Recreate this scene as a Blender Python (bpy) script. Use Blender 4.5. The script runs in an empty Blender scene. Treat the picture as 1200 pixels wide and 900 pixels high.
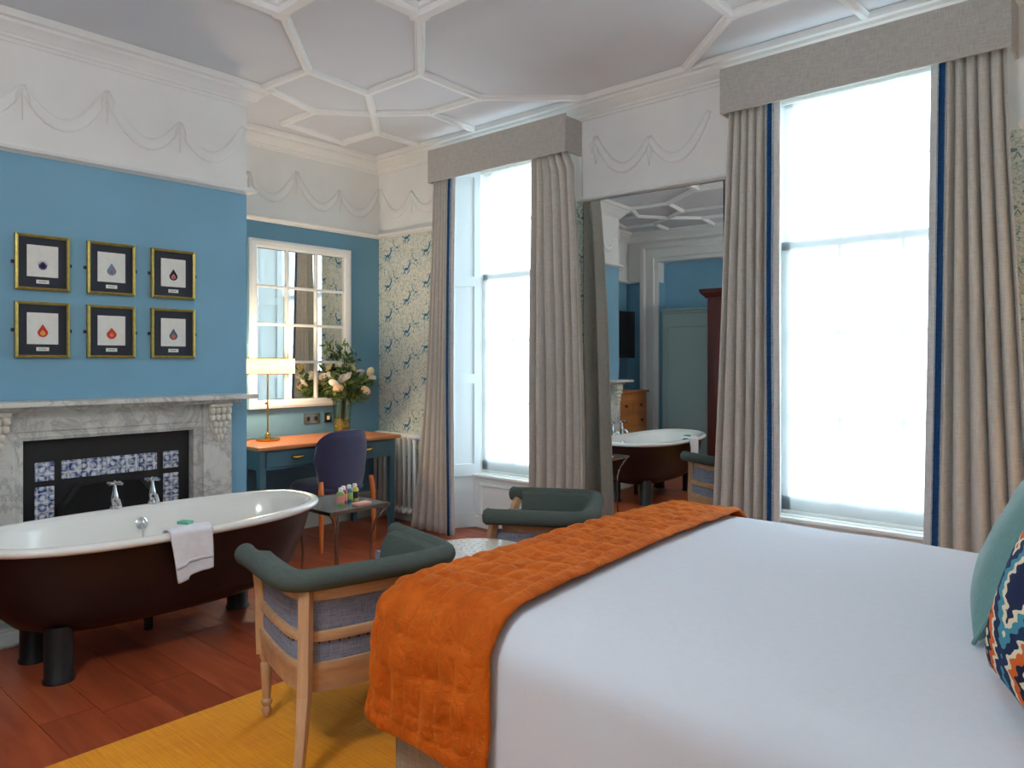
import bpy, math, random
from mathutils import Vector, Matrix, noise as mnoise

random.seed(7)
PI = math.pi
scene = bpy.context.scene
COL = scene.collection

# ------------------------------------------------------------------ camera
FPX = 871.0
YAW = math.atan2(770, 871)
cam = bpy.data.cameras.new('camera')
cam.sensor_fit = 'HORIZONTAL'; cam.sensor_width = 36.0
cam.lens = FPX / 1200 * 36.0
cam.shift_y = -26.0 / 1200
cam.clip_start = 0.02
camo = bpy.data.objects.new('camera', cam); COL.objects.link(camo)
camo.location = (5.305, -4.20, 1.36)
camo.rotation_euler = (PI / 2, 0, YAW)
scene.camera = camo

# ------------------------------------------------------------------ sky, exposure
SKY = 7.5
GLOBE = 46.0          # emission of the added fill globe
w = bpy.data.worlds.new('sky'); scene.world = w; w.use_nodes = True
nt = w.node_tree; nt.nodes.clear()
wo = nt.nodes.new('ShaderNodeOutputWorld'); bg = nt.nodes.new('ShaderNodeBackground')
tc = nt.nodes.new('ShaderNodeTexCoord'); sx = nt.nodes.new('ShaderNodeSeparateXYZ')
rp = nt.nodes.new('ShaderNodeValToRGB')
rp.color_ramp.elements[0].position = 0.47; rp.color_ramp.elements[0].color = (0.40, 0.43, 0.45, 1)
rp.color_ramp.elements[1].position = 0.53; rp.color_ramp.elements[1].color = (0.80, 0.92, 1.05, 1)
mm = nt.nodes.new('ShaderNodeMath'); mm.operation = 'MULTIPLY_ADD'; mm.inputs[1].default_value = .5; mm.inputs[2].default_value = .5
nt.links.new(tc.outputs['Generated'], sx.inputs[0]); nt.links.new(sx.outputs['Z'], mm.inputs[0])
nt.links.new(mm.outputs[0], rp.inputs[0]); nt.links.new(rp.outputs[0], bg.inputs['Color'])
bg.inputs['Strength'].default_value = SKY
nt.links.new(bg.outputs[0], wo.inputs['Surface'])
scene.view_settings.view_transform = 'Standard'
scene.view_settings.look = 'None'
scene.view_settings.exposure = 0.32
scene.view_settings.gamma = 1.0
scene.view_settings.use_curve_mapping = False
scene.cycles.max_bounces = 14
scene.cycles.diffuse_bounces = 8
scene.cycles.transparent_max_bounces = 16
scene.cycles.sample_clamp_indirect = 8.0

# ------------------------------------------------------------------ materials
def lin(c):
    out = []
    for v in c[:3]:
        v = v / 255.0
        out.append(v / 12.92 if v <= 0.04045 else ((v + 0.055) / 1.055) ** 2.4)
    return (*out, 1.0)

class X:
    """a node socket with arithmetic"""
    def __init__(s, nt, k): s.nt = nt; s.k = k
    def op(s, o, b=None, c=None, clamp=False):
        n = s.nt.nodes.new('ShaderNodeMath'); n.operation = o; n.use_clamp = clamp
        for i, v in enumerate((s, b, c)):
            if v is None: continue
            if isinstance(v, X): s.nt.links.new(v.k, n.inputs[i])
            else: n.inputs[i].default_value = v
        return X(s.nt, n.outputs[0])
    def __add__(s, b): return s.op('ADD', b)
    def __sub__(s, b): return s.op('SUBTRACT', b)
    def __mul__(s, b): return s.op('MULTIPLY', b)
    def __truediv__(s, b): return s.op('DIVIDE', b)
    def lt(s, b): return s.op('LESS_THAN', b)
    def gt(s, b): return s.op('GREATER_THAN', b)
    def fmod(s, b): return s.op('FLOORED_MODULO', b)
    def floor(s): return s.op('FLOOR')
    def abs(s): return s.op('ABSOLUTE')
    def max(s, b): return s.op('MAXIMUM', b)
    def min(s, b): return s.op('MINIMUM', b)
    def sin(s): return s.op('SINE')

class Mat:
    def __init__(s, name, rough=.6, metal=0., spec=.5):
        s.m = bpy.data.materials.new(name); s.m.use_nodes = True
        s.nt = s.m.node_tree; s.b = s.nt.nodes['Principled BSDF']; s.out = s.nt.nodes['Material Output']
        s.b.inputs['Roughness'].default_value = rough; s.b.inputs['Metallic'].default_value = metal
        s.b.inputs['Specular IOR Level'].default_value = spec
        s._co = None
    def n(s, t): return s.nt.nodes.new(t)
    def l(s, a, b): s.nt.links.new(a, b)
    def co(s, scale=(1, 1, 1), kind='Object', rot=(0, 0, 0)):
        t = s.n('ShaderNodeTexCoord'); mp = s.n('ShaderNodeMapping')
        mp.inputs['Scale'].default_value = scale; mp.inputs['Rotation'].default_value = rot
        s.l(t.outputs[kind], mp.inputs[0]); return mp.outputs[0]
    def xyz(s, co=None):
        q = s.n('ShaderNodeSeparateXYZ'); s.l(co or s.co(), q.inputs[0]); return [X(s.nt, o) for o in q.outputs]
    def noise(s, scale, co=None, detail=3., rough=.5, dist=0.):
        q = s.n('ShaderNodeTexNoise'); q.inputs['Scale'].default_value = scale; q.inputs['Detail'].default_value = detail
        q.inputs['Roughness'].default_value = rough; q.inputs['Distortion'].default_value = dist
        s.l(co or s.co(), q.inputs['Vector']); return X(s.nt, q.outputs['Fac'])
    def voro(s, scale, co=None, feat='F1'):
        q = s.n('ShaderNodeTexVoronoi'); q.inputs['Scale'].default_value = scale; q.feature = feat
        s.l(co or s.co(), q.inputs['Vector']); return X(s.nt, q.outputs['Distance'])
    def ramp(s, fac, stops, const=False):
        r = s.n('ShaderNodeValToRGB'); e = r.color_ramp.elements
        if const: r.color_ramp.interpolation = 'CONSTANT'
        while len(e) < len(stops): e.new(.5)
        for i, (p, c) in enumerate(stops): e[i].position = p; e[i].color = lin(c)
        s.l(fac.k, r.inputs[0]); return r.outputs[0]
    def mix(s, fac, a, b, mode='MIX'):
        q = s.n('ShaderNodeMix'); q.data_type = 'RGBA'; q.blend_type = mode
        for i, v in ((0, fac), (6, a), (7, b)):
            if isinstance(v, X): s.l(v.k, q.inputs[i])
            elif isinstance(v, (int, float)): q.inputs[i].default_value = v
            elif isinstance(v, tuple): q.inputs[i].default_value = lin(v)
            else: s.l(v, q.inputs[i])
        return q.outputs[2]
    def color(s, c):
        if isinstance(c, tuple): s.b.inputs['Base Color'].default_value = lin(c)
        else: s.l(c, s.b.inputs['Base Color'])
        return s
    def bump(s, h, strength=.3, dist=.01):
        q = s.n('ShaderNodeBump'); q.inputs['Strength'].default_value = strength; q.inputs['Distance'].default_value = dist
        s.l(h.k, q.inputs['Height']); s.l(q.outputs[0], s.b.inputs['Normal']); return s

M = {}
def plain(name, c, rough=.6, metal=0., var=0., vs=8., bump=0., bs=60., spec=.5, bd=.004):
    q = Mat(name, rough, metal, spec)
    if var:
        f = q.noise(vs)
        d = tuple(max(0, v * (1 - var)) for v in c); u = tuple(min(255, v * (1 + var)) for v in c)
        q.color(q.ramp(f, [(.25, d), (.75, u)]))
    else: q.color(c)
    if bump: q.bump(q.noise(bs), bump, bd)
    M[name] = q.m; return q

def fabric(name, c, rough=.9, weave=500., var=.10, sheen=.0, slub=True):
    q = Mat(name, rough, 0, .2)
    a = q.noise(1., q.co((weave, weave, weave * .04)), 2.); b = q.noise(1., q.co((weave * .05, weave * .05, weave)), 2.)
    f = (a + b) * .5
    d = tuple(v * (1 - var * 2) for v in c); u = tuple(min(255, v * (1 + var * 1.6)) for v in c)
    q.color(q.ramp(f, [(.3, d), (.7, u)]))
    q.bump(f, .25, .002)
    if sheen:
        q.b.inputs['Sheen Weight'].default_value = sheen; q.b.inputs['Sheen Roughness'].default_value = .4
    M[name] = q.m; return q

def wood(name, c, axis=0, scale=14., rough=.45, amount=.22, coat=0.):
    q = Mat(name, rough)
    sc = [1., 1., 1.]; sc[axis] = .07
    f = q.noise(scale, q.co(tuple(sc)), 6., .6, .6); g = q.noise(scale * 5, q.co(tuple(sc)), 3.)
    h = f * .7 + g * .3
    d = tuple(v * (1 - amount) for v in c); u = tuple(min(255, v * (1 + amount)) for v in c)
    q.color(q.ramp(h, [(.3, d), (.7, u)])); q.bump(h, .12, .002)
    if coat: q.b.inputs['Coat Weight'].default_value = coat; q.b.inputs['Coat Roughness'].default_value = .15
    M[name] = q.m; return q

plain('plaster', (231, 231, 229), .75, var=.02, vs=3, bump=.05, bs=90)
plain('ceiling_paint', (214, 217, 223), .8, var=.015, vs=2)
plain('rib_paint', (238, 239, 239), .6)
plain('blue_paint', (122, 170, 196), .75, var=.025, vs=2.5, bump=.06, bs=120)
plain('blue_paint_shaded', (108, 154, 178), .75, var=.02, vs=2.5)  # same blue paint, alcove shade put into the colour
plain('white_gloss', (232, 233, 230), .35)
plain('white_shutter', (226, 235, 238), .4)
plain('skirting', (204, 208, 200), .4)
plain('green_paint', (176, 196, 192), .5)
plain('enamel', (240, 240, 236), .12, spec=.6)
plain('tub_black', (34, 20, 20), .38, var=.1, vs=5)
plain('black_iron', (26, 25, 28), .45, var=.15, vs=20, bump=.1, bs=150)
plain('firebox', (14, 13, 14), .9)
plain('chrome', (225, 228, 232), .08, 1.)
plain('brass', (200, 152, 70), .22, 1.)
plain('gold_frame', (160, 142, 74), .4, .7, var=.12, vs=40)
plain('mat_board', (47, 52, 62), .9)
plain('art_paper', (226, 226, 220), .9, var=.02, vs=40)
plain('ink_violet', (84, 74, 128), .8, var=.25, vs=300)
plain('ink_blue', (84, 132, 170), .8, var=.25, vs=300)
plain('ink_orange', (205, 105, 66), .8)
plain('ink_red', (192, 52, 34), .8, var=.2, vs=300)
plain('ink_gold', (225, 160, 80), .8)
plain('ink_dark', (44, 34, 44), .8)
plain('ink_pink', (214, 138, 138), .8)
plain('ink_teal', (70, 100, 116), .8)
plain('ink_grey', (120, 118, 116), .8)
plain('teal_paint', (62, 98, 112), .45, var=.05, vs=6)
plain('radiator_paint', (236, 238, 236), .3)
plain('smoked_metal', (104, 106, 104), .25, .9)
plain('leg_steel', (150, 146, 138), .25, 1.)
plain('bottle_green', (128, 170, 90), .3); plain('bottle_red', (190, 52, 48), .3)
plain('bottle_blue', (60, 130, 160), .3); plain('bottle_yellow', (214, 186, 60), .3)
plain('label_pink', (226, 150, 132), .6); plain('label_lime', (168, 196, 92), .6); plain('label_black', (40, 42, 40), .6)
plain('cap_white', (240, 240, 238), .4)
plain('soap_paper', (232, 170, 150), .7)
plain('mint', (96, 188, 158), .5)
plain('leaf', (74, 98, 52), .55, var=.3, vs=25)
plain('leaf_light', (120, 138, 76), .55, var=.25, vs=25)
plain('petal_white', (244, 236, 222), .7); plain('petal_blush', (238, 206, 168), .7); plain('petal_cream', (238, 222, 172), .7)
plain('moss', (150, 128, 52), .9, var=.4, vs=60)
plain('tv_black', (26, 28, 36), .3)
plain('nail', (70, 66, 66), .35, .8)
plain('mortar_dark', (150, 92, 66), .9)
plain('cable_black', (25, 25, 25), .5)

fabric('linen_curtain', (202, 197, 190), weave=420, var=.05)
fabric('linen_pelmet', (184, 180, 175), weave=420, var=.07)
fabric('linen_lining', (214, 212, 210), weave=420, var=.05)
fabric('linen_divan', (170, 156, 138), weave=380, var=.08)
fabric('linen_chair', (134, 140, 158), weave=420, var=.13)
fabric('wool_green', (82, 92, 88), weave=600, var=.07)
fabric('velvet_navy', (66, 66, 92), weave=900, var=.04, sheen=.5)
fabric('braid_blue', (28, 66, 110), weave=700, var=.25)
fabric('braid_light', (150, 165, 180), weave=700, var=.2)
fabric('cotton_white', (218, 222, 231), weave=1200, var=.008)
fabric('towel_white', (236, 236, 242), weave=900, var=.03)
fabric('velvet_teal', (112, 150, 148), weave=900, var=.05, sheen=.35)
fabric('headboard_fabric', (120, 140, 150), weave=500, var=.08)

wood('oak', (200, 160, 122), 2, 16., .5, .12)
wood('oak_rail', (200, 160, 122), 1, 16., .5, .12)
wood('desk_wood', (184, 114, 64), 1, 14., .35, .16)
wood('orange_wood', (206, 112, 52), 2, 20., .4, .14)
wood('pine', (190, 122, 66), 1, 14., .45, .15)
wood('mahogany', (88, 36, 30), 2, 12., .35, .25)

def special():
    # floor boards
    q = Mat('floor_boards', .36)
    oi = q.n('ShaderNodeObjectInfo')
    r = X(q.nt, oi.outputs['Random'])
    cm = q.n('ShaderNodeCombineXYZ'); q.l((r * 37.).k, cm.inputs[2])
    va = q.n('ShaderNodeVectorMath'); va.operation = 'ADD'
    q.l(q.co((.10, 1., 1.)), va.inputs[0]); q.l(cm.outputs[0], va.inputs[1])
    f = q.noise(16., va.outputs[0], 6., .6, .8); g = q.noise(1.6, q.co((.5, 1, 1)), 2.)
    h = f * .60 + g * .3 + r * .10
    q.color(q.ramp(h, [(.28, (120, 50, 28)), (.52, (164, 76, 44)), (.78, (196, 104, 64))]))
    rr = q.noise(5., q.co((.4, 1, 1)), 4.)
    q.l((rr * .35 + .20).k, q.b.inputs['Roughness'])
    q.bump(f, .12, .003)
    M['floor_boards'] = q.m
    # marble
    q = Mat('marble', .32)
    a = q.noise(3.2, None, 9., .66, .9); b = q.noise(8., None, 7., .65, 1.0); v = (a - .5).abs(); v2 = (b - .5).abs()
    k = (v * 16. + .12).min(1.) * ((v2 * 14. + .62).min(1.))
    q.color(q.ramp(k, [(0., (158, 160, 160)), (.30, (192, 191, 187)), (.75, (210, 209, 203)), (1., (216, 215, 209))]))
    M['marble'] = q.m
    q = Mat('marble_carved', .5)
    a = q.noise(40., None, 4., .6, .6)
    q.color(q.ramp(a, [(.3, (214, 208, 194)), (.7, (230, 225, 214))])); q.bump(a, .3, .006)
    M['marble_carved'] = q.m
    # delft tile
    q = Mat('delft', .15)
    x, y, z = q.xyz()
    co = q.co((1, 1, 1))
    d = q.voro(22., co); e = q.noise(40., co, 2.)
    ring = (d * 30.).fmod(1.0)
    uu = (y * 62. + 1.1).sin() * (z * 62.).sin(); k = ((uu.abs() - .45).abs() * 3. + (e - .5) * 5.0 + (d * 150.).sin() * .8).lt(.60)
    q.color(q.mix(k, (226, 230, 236), (52, 78, 138)))
    M['delft'] = q.m
    # terrazzo
    q = Mat('terrazzo', .35)
    d = q.noise(60., None, 4., .6); 
    q.color(q.ramp(d, [(.35, (150, 138, 122)), (.5, (206, 198, 186)), (.7, (226, 220, 210))]))
    M['terrazzo'] = q.m
    # rug
    q = Mat('rug_mustard', .95, 0, .1)
    f = q.noise(1., q.co((5, 160, 1)), 4., .6); g = q.noise(1., q.co((160, 6, 1)), 3.); h = q.noise(2.5)
    q.color(q.ramp(f * .5 + g * .2 + h * .3, [(.36, (222, 130, 2)), (.62, (248, 168, 14))]))
    q.bump(f, .4, .004); q.b.inputs['Sheen Weight'].default_value = .2
    M['rug_mustard'] = q.m
    # orange velvet
    q = Mat('velvet_orange', .75, 0, .15)
    f = q.noise(7., None, 4., .6, .5); g = q.noise(300.)
    q.color(q.ramp(f * .85 + g * .15, [(.3, (176, 74, 12)), (.7, (216, 106, 26))]))
    q.b.inputs['Sheen Weight'].default_value = .6; q.b.inputs['Sheen Roughness'].default_value = .35
    q.b.inputs['Sheen Tint'].default_value = lin((255, 170, 80))
    q.bump(q.noise(24., None, 5., .6, .6), .75, .016)
    M['velvet_orange'] = q.m
    # wallpaper: blue stags and small birds among foliage on cream
    q = Mat('wallpaper', .85, 0, .2)
    x, y, z = q.xyz(); x = x + y
    P, Q = .25, .27
    def animals(x, z, sc):
        c = (x / P).floor(); zz = z + c.fmod(2.) * (Q / 2)
        lx = x.fmod(P) - P / 2; lz = zz.fmod(Q) - Q / 2
        def el(cx, cz, a, b, k=0.):
            u = (lx - cx) + (lz - cz) * k; v = lz - cz
            u = u / (a * sc); v = v / (b * sc); return (u * u + v * v).lt(1.)
        s = el(0, 0, .034, .015)
        for e in ((.035, .020, .012, .024, -.5), (.048, .042, .016, .008), (.052, .062, .006, .022, -.5), (.040, .062, .005, .02, .5),
                  (-.028, -.026, .006, .028, -.5), (-.012, -.030, .005, .024, .4), (.022, -.028, .005, .026, -.6), (.036, -.022, .005, .024, -1.0), (-.040, .010, .008, .010)):
            s = s.max(el(*e))
        return s
    st = animals(x, z, .86)
    st2 = animals(x * -1. + .125, z + .07, .62)
    wv = q.noise(26., None, 3., .55, 1.5); wn = q.noise(42., None, 2.)
    vine = (wv - .5).abs().lt(.040); blot = wn.gt(.63)
    base = q.mix(vine, (222, 222, 212), (182, 194, 186)); base = q.mix(blot, base, (128, 168, 182))
    base = q.mix(st2, base, (118, 148, 158))
    base = q.mix(st, base, (58, 118, 152))
    q.color(base); M['wallpaper'] = q.m
    # ikat
    q = Mat('ikat', .9, 0, .15)
    x, y, z = q.xyz()
    n = q.noise(90., None, 2.); zig = ((y * 160.).sin() * .012)
    u = (x.fmod(.24) - .12).abs(); v = ((y + zig * .6) .fmod(.30) - .15).abs()
    d = u * 1.0 + v * .85 + (n - .5) * .02 + ((y * 300.).sin() * .006)
    q.color(q.ramp(d * 4.6, [(0., (226, 214, 186)), (.09, (30, 36, 62)), (.22, (212, 100, 40)), (.36, (226, 214, 186)), (.44, (34, 50, 84)), (.60, (70, 140, 160)), (.74, (226, 214, 186)), (.84, (34, 44, 76))], True))
    M['ikat'] = q.m
    # glass pane
    def trans(name, tcol, mixf, gl=(255, 255, 255), r=.02):
        m = bpy.data.materials.new(name); m.use_nodes = True; t = m.node_tree; t.nodes.clear()
        o = t.nodes.new('ShaderNodeOutputMaterial'); a = t.nodes.new('ShaderNodeBsdfTransparent'); g = t.nodes.new('ShaderNodeBsdfGlossy'); mx = t.nodes.new('ShaderNodeMixShader')
        a.inputs[0].default_value = lin(tcol); g.inputs[0].default_value = lin(gl); g.inputs['Roughness'].default_value = r; mx.inputs[0].default_value = mixf
        t.links.new(a.outputs[0], mx.inputs[1]); t.links.new(g.outputs[0], mx.inputs[2]); t.links.new(mx.outputs[0], o.inputs[0]); M[name] = m
    trans('window_glass', (248, 252, 252), .06)
    trans('vase_glass', (226, 232, 220), .10)
    trans('vase_water', (196, 190, 120), .08)
    q = Mat('smoked_glass', .12); q.color((140, 145, 143)); q.b.inputs['Alpha'].default_value = .75; M['smoked_glass'] = q.m
    # sheer blind
    m = bpy.data.materials.new('blind_cloth'); m.use_nodes = True; t = m.node_tree; t.nodes.clear()
    o = t.nodes.new('ShaderNodeOutputMaterial'); a = t.nodes.new('ShaderNodeBsdfTransparent'); g = t.nodes.new('ShaderNodeBsdfTranslucent'); dd = t.nodes.new('ShaderNodeBsdfDiffuse')
    mx = t.nodes.new('ShaderNodeMixShader'); m2 = t.nodes.new('ShaderNodeMixShader')
    g.inputs[0].default_value = (.84, .95, 1., 1); dd.inputs[0].default_value = (.9, .92, .92, 1)
    m2.inputs[0].default_value = .12; t.links.new(g.outputs[0], m2.inputs[1]); t.links.new(dd.outputs[0], m2.inputs[2])
    mx.inputs[0].default_value = .36
    t.links.new(a.outputs[0], mx.inputs[1]); t.links.new(m2.outputs[0], mx.inputs[2]); t.links.new(mx.outputs[0], o.inputs[0]); M['blind_cloth'] = m
    # mirror silver
    q = Mat('mirror_silver', .012, 1.); q.color((226, 230, 228)); M['mirror_silver'] = q.m
    # lamp shade
    m = bpy.data.materials.new('lamp_shade_cloth'); m.use_nodes = True; t = m.node_tree; t.nodes.clear()
    o = t.nodes.new('ShaderNodeOutputMaterial'); g = t.nodes.new('ShaderNodeBsdfTranslucent'); dd = t.nodes.new('ShaderNodeBsdfDiffuse'); mx = t.nodes.new('ShaderNodeMixShader')
    g.inputs[0].default_value = lin((255, 244, 222)); dd.inputs[0].default_value = lin((240, 228, 205)); mx.inputs[0].default_value = .2
    t.links.new(g.outputs[0], mx.inputs[1]); t.links.new(dd.outputs[0], mx.inputs[2]); t.links.new(mx.outputs[0], o.inputs[0]); M['lamp_shade_cloth'] = m
special()

# ------------------------------------------------------------------ mesh tools
class MB:
    def __init__(s): s.v = []; s.f = []
    def add(s, vs, fs):
        k = len(s.v); s.v += [tuple(p) for p in vs]; s.f += [tuple(i + k for i in f) for f in fs]; return s
    def box(s, x0, x1, y0, y1, z0, z1):
        return s.add([(x, y, z) for x in (x0, x1) for y in (y0, y1) for z in (z0, z1)],
                     [(0, 1, 3, 2), (4, 6, 7, 5), (0, 4, 5, 1), (2, 3, 7, 6), (0, 2, 6, 4), (1, 5, 7, 3)])
    def prism(s, pts, vec):
        n = len(pts); a = [Vector(p) for p in pts]; b = [p + Vector(vec) for p in a]
        return s.add(a + b, [tuple(range(n))[::-1], tuple(range(n, 2 * n))] + [(i, (i + 1) % n, n + (i + 1) % n, n + i) for i in range(n)])
    def tube(s, pts, r, n=8, caps=True, flat=1.0, flata=1.0):
        pts = [Vector(p) for p in pts]; m = len(pts)
        rs = r if isinstance(r, (list, tuple)) else [r] * m
        vs = []; prev = None
        for i, p in enumerate(pts):
            t = (pts[min(i + 1, m - 1)] - pts[max(i - 1, 0)]).normalized()
            if prev is None:
                up = Vector((0, 0, 1)) if abs(t.z) < .9 else Vector((1, 0, 0))
                a = t.cross(up).normalized()
            else: a = (prev - t * prev.dot(t)).normalized()
            prev = a; b = t.cross(a)
            for k in range(n):
                an = 2 * PI * k / n; vs.append(p + (a * math.cos(an) * flata + b * math.sin(an) * flat) * rs[i])
        fs = [(i * n + k, i * n + (k + 1) % n, (i + 1) * n + (k + 1) % n, (i + 1) * n + k) for i in range(m - 1) for k in range(n)]
        if caps: fs += [tuple(range(n))[::-1], tuple((m - 1) * n + k for k in range(n))]
        return s.add(vs, fs)
    def lathe(s, prof, n=20, c=(0, 0, 0)):
        vs = []; fs = []; m = len(prof)
        for r, z in prof:
            for k in range(n):
                a = 2 * PI * k / n; vs.append((c[0] + max(r, 1e-4) * math.cos(a), c[1] + max(r, 1e-4) * math.sin(a), c[2] + z))
        for i in range(m - 1):
            for k in range(n): fs.append((i * n + k, i * n + (k + 1) % n, (i + 1) * n + (k + 1) % n, (i + 1) * n + k))
        fs += [tuple(range(n))[::-1], tuple((m - 1) * n + k for k in range(n))]
        return s.add(vs, fs)
    def grid(s, fn, nu, nv, cu=False, cv=False):
        vs = [fn(i / (nu if cu else nu - 1), j / (nv if cv else nv - 1)) for i in range(nu) for j in range(nv)]
        fs = []
        for i in range(nu if cu else nu - 1):
            for j in range(nv if cv else nv - 1):
                a, b = (i + 1) % nu, (j + 1) % nv
                fs.append((i * nv + j, a * nv + j, a * nv + b, i * nv + b))
        return s.add(vs, fs)
    def sweep(s, path, prof, closed=False, plane='xy'):
        """sweep profile (d = offset to the left of the path, h = along the plane's normal) with mitred corners"""
        n = len(path); m = len(prof); P = [Vector(p) for p in path]; vs = []
        for i in range(n):
            if closed: a, b = P[i - 1], P[(i + 1) % n]; d0 = (P[i] - a).normalized(); d1 = (b - P[i]).normalized()
            else:
                d0 = (P[i] - P[i - 1]).normalized() if i else (P[1] - P[0]).normalized()
                d1 = (P[i + 1] - P[i]).normalized() if i < n - 1 else d0
            n0 = Vector((-d0.y, d0.x)); n1 = Vector((-d1.y, d1.x)); nn = (n0 + n1).normalized(); k = 1 / max(.3, nn.dot(n0))
            for d, h in prof:
                q = P[i] + nn * d * k
                vs.append((q.x, q.y, h) if plane == 'xy' else ((h, q.x, q.y) if plane == 'yz' else (q.x, h, q.y)))
        fs = []
        for i in range(n if closed else n - 1):
            j = (i + 1) % n
            for k in range(m): fs.append((i * m + k, j * m + k, j * m + (k + 1) % m, i * m + (k + 1) % m))
        if not closed: fs += [tuple(range(m))[::-1], tuple((n - 1) * m + k for k in range(m))]
        return s.add(vs, fs)
    def xf(s, mat, start=0):
        s.v = s.v[:start] + [tuple(mat @ Vector(p)) for p in s.v[start:]]; return s
    def build(s, name, mat, parent=None, smooth=False, bevel=0., seg=2, sub=0, solid=0., angle=40):
        me = bpy.data.meshes.new(name); me.from_pydata(s.v, [], s.f)
        import bmesh
        bm = bmesh.new(); bm.from_mesh(me); bmesh.ops.recalc_face_normals(bm, faces=bm.faces); bm.to_mesh(me); bm.free()
        me.materials.append(M[mat]); me.update()
        o = bpy.data.objects.new(name, me); COL.objects.link(o)
        if parent: o.parent = parent
        if smooth:
            me.polygons.foreach_set('use_smooth', [True] * len(me.polygons))
            if smooth != 'all':
                try: me.set_sharp_from_angle(angle=math.radians(angle))
                except Exception: pass
        if solid:
            q = o.modifiers.new('solid', 'SOLIDIFY'); q.thickness = solid; q.offset = 0
        if bevel:
            q = o.modifiers.new('bevel', 'BEVEL'); q.width = bevel; q.segments = seg; q.limit_method = 'ANGLE'; q.angle_limit = math.radians(35)
        if sub:
            q = o.modifiers.new('sub', 'SUBSURF'); q.levels = sub; q.render_levels = sub
        return o

def thing(name, label, cat, loc=(0, 0, 0), rz=0., group=None):
    o = bpy.data.objects.new(name, None); COL.objects.link(o); o.empty_display_size = .1
    o.location = loc; o.rotation_euler = (0, 0, rz); o['label'] = label; o['category'] = cat
    if group: o['group'] = group
    return o
def tag(o, label, cat, group=None):
    o['label'] = label; o['category'] = cat
    if group: o['group'] = group
    return o
def struct(o, label=None):
    o['kind'] = 'structure'
    if label: o['label'] = label
    return o
def sempty(name, label=None):
    o = bpy.data.objects.new(name, None); COL.objects.link(o); o.empty_display_size = .1
    return struct(o, label)
def share(src, name, parent, loc=(0, 0, 0), rz=0.):
    c = src.copy(); c.name = name; COL.objects.link(c); c.parent = parent; c.location = loc; c.rotation_euler = (0, 0, rz); return c
def copy_tree(o, parent=None):
    c = o.copy(); COL.objects.link(c); c.parent = parent
    for ch in list(o.children): copy_tree(ch, c)
    return c
def sgnpow(v, p): return math.copysign(abs(v) ** p, v)
def fbm(x, y, z, s=1.): return mnoise.noise(Vector((x * s, y * s, z * s)))

# ------------------------------------------------------------------ the room
RX, RY, RZ = 5.60, -5.10, 3.16
CH0, CH1, CHX = -1.70, -3.41, .77            # chimney breast
RAIL = 2.455
WIN = [(1.54, 'window_1'), (4.00, 'window_2')]
OPEN = [(.89, 2.12), (3.43, 4.66)]           # wall openings
TOP = 3.00

# floor with its boards
floor = sempty('floor', 'wide red-brown polished floorboards')
MB().box(-.2, RX + .2, RY - .2, .4, -.10, -.004).build('subfloor', 'mortar_dark', floor)
yb = -.09; rows = []
while yb > RY - .3: rows.append(yb); yb -= .2
rows = [.11] + rows
for i, yt in enumerate(rows):
    y1 = min(yt, .2); y0 = max(yt - .2, RY)
    if y1 - y0 < .03: continue
    cuts = [0.0]; x = random.uniform(.9, 2.6)
    if i == 15: x = 2.2
    while x < RX - .5: cuts.append(x); x += random.uniform(1.8, 3.2)
    cuts.append(RX)
    for a, b in zip(cuts[:-1], cuts[1:]):
        MB().box(a + .001, b - .001, y0 + .0012, y1 - .0012, -.004, 0).build('floorboard', 'floor_boards', floor)

# ceiling with plaster ribs
ceil = MB().box(-.2, RX + .2, RY - .2, .4, RZ, RZ + .12).build('ceiling', 'ceiling_paint'); struct(ceil, 'white plaster ceiling with raised geometric ribs')
V = dict(v1=(1.937, -2.16), v2=(1.352, -1.616), c1=(.90, -1.64), v3=(1.314, -1.133), v4=(1.83, -1.13), v5=(.679, -.556), v6=(2.446, -1.675),
         v7=(.251, -.566), w1=(.665, -.13), v8=(.345, -1.16), v9=(.739, -1.165), c2=(.875, -1.58), x1=(1.009, -.853), v10=(1.336, -.600), v11=(1.815, -.583),
         w2=(1.302, -.13), w3=(2.306, -.13), q1=(2.446, -2.16), q2=(1.937, -2.55), q3=(2.715, -1.675))
SEG = ['v1 v2', 'v2 c1', 'v2 v3', 'v3 v4', 'v4 v6', 'v3 x1', 'x1 v5', 'v5 v7', 'v5 w1', 'v7 v8', 'v8 v9', 'v9 c2', 'v9 x1', 'x1 v10', 'v10 v11', 'v10 w2', 'v11 v4', 'v11 w3']
WIDE = ['v1 q1', 'q1 v6', 'v1 q2', 'v6 q3']
def rib(a, b, wd, prof):
    a = Vector(a); b = Vector(b); d = (b - a).normalized(); a = a - d * wd * .45; b = b + d * wd * .45
    MB().sweep([a, b], prof).build('rib', 'rib_paint', ceil)
def ribprof(wd, h):
    h = h + random.uniform(-.002, .002)
    return [(-wd / 2, RZ + .001), (-wd / 2, RZ - h * .45), (-wd * .36, RZ - h * .55), (-wd * .25, RZ - h), (wd * .25, RZ - h), (wd * .36, RZ - h * .55), (wd / 2, RZ - h * .45), (wd / 2, RZ + .001)]
for fx in (0, 1):
    for fy in (0, 1):
        def T(k):
            x, y = V[k]
            return ((2 * 2.715 - x) if fx else x, (-5.10 - y) if fy else y)
        for sgm in SEG:
            a, b = sgm.split(); rib(T(a), T(b), .058, ribprof(.058, .032))
        for sgm in WIDE:
            a, b = sgm.split(); rib(T(a), T(b), .10, ribprof(.10, .05))

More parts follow.
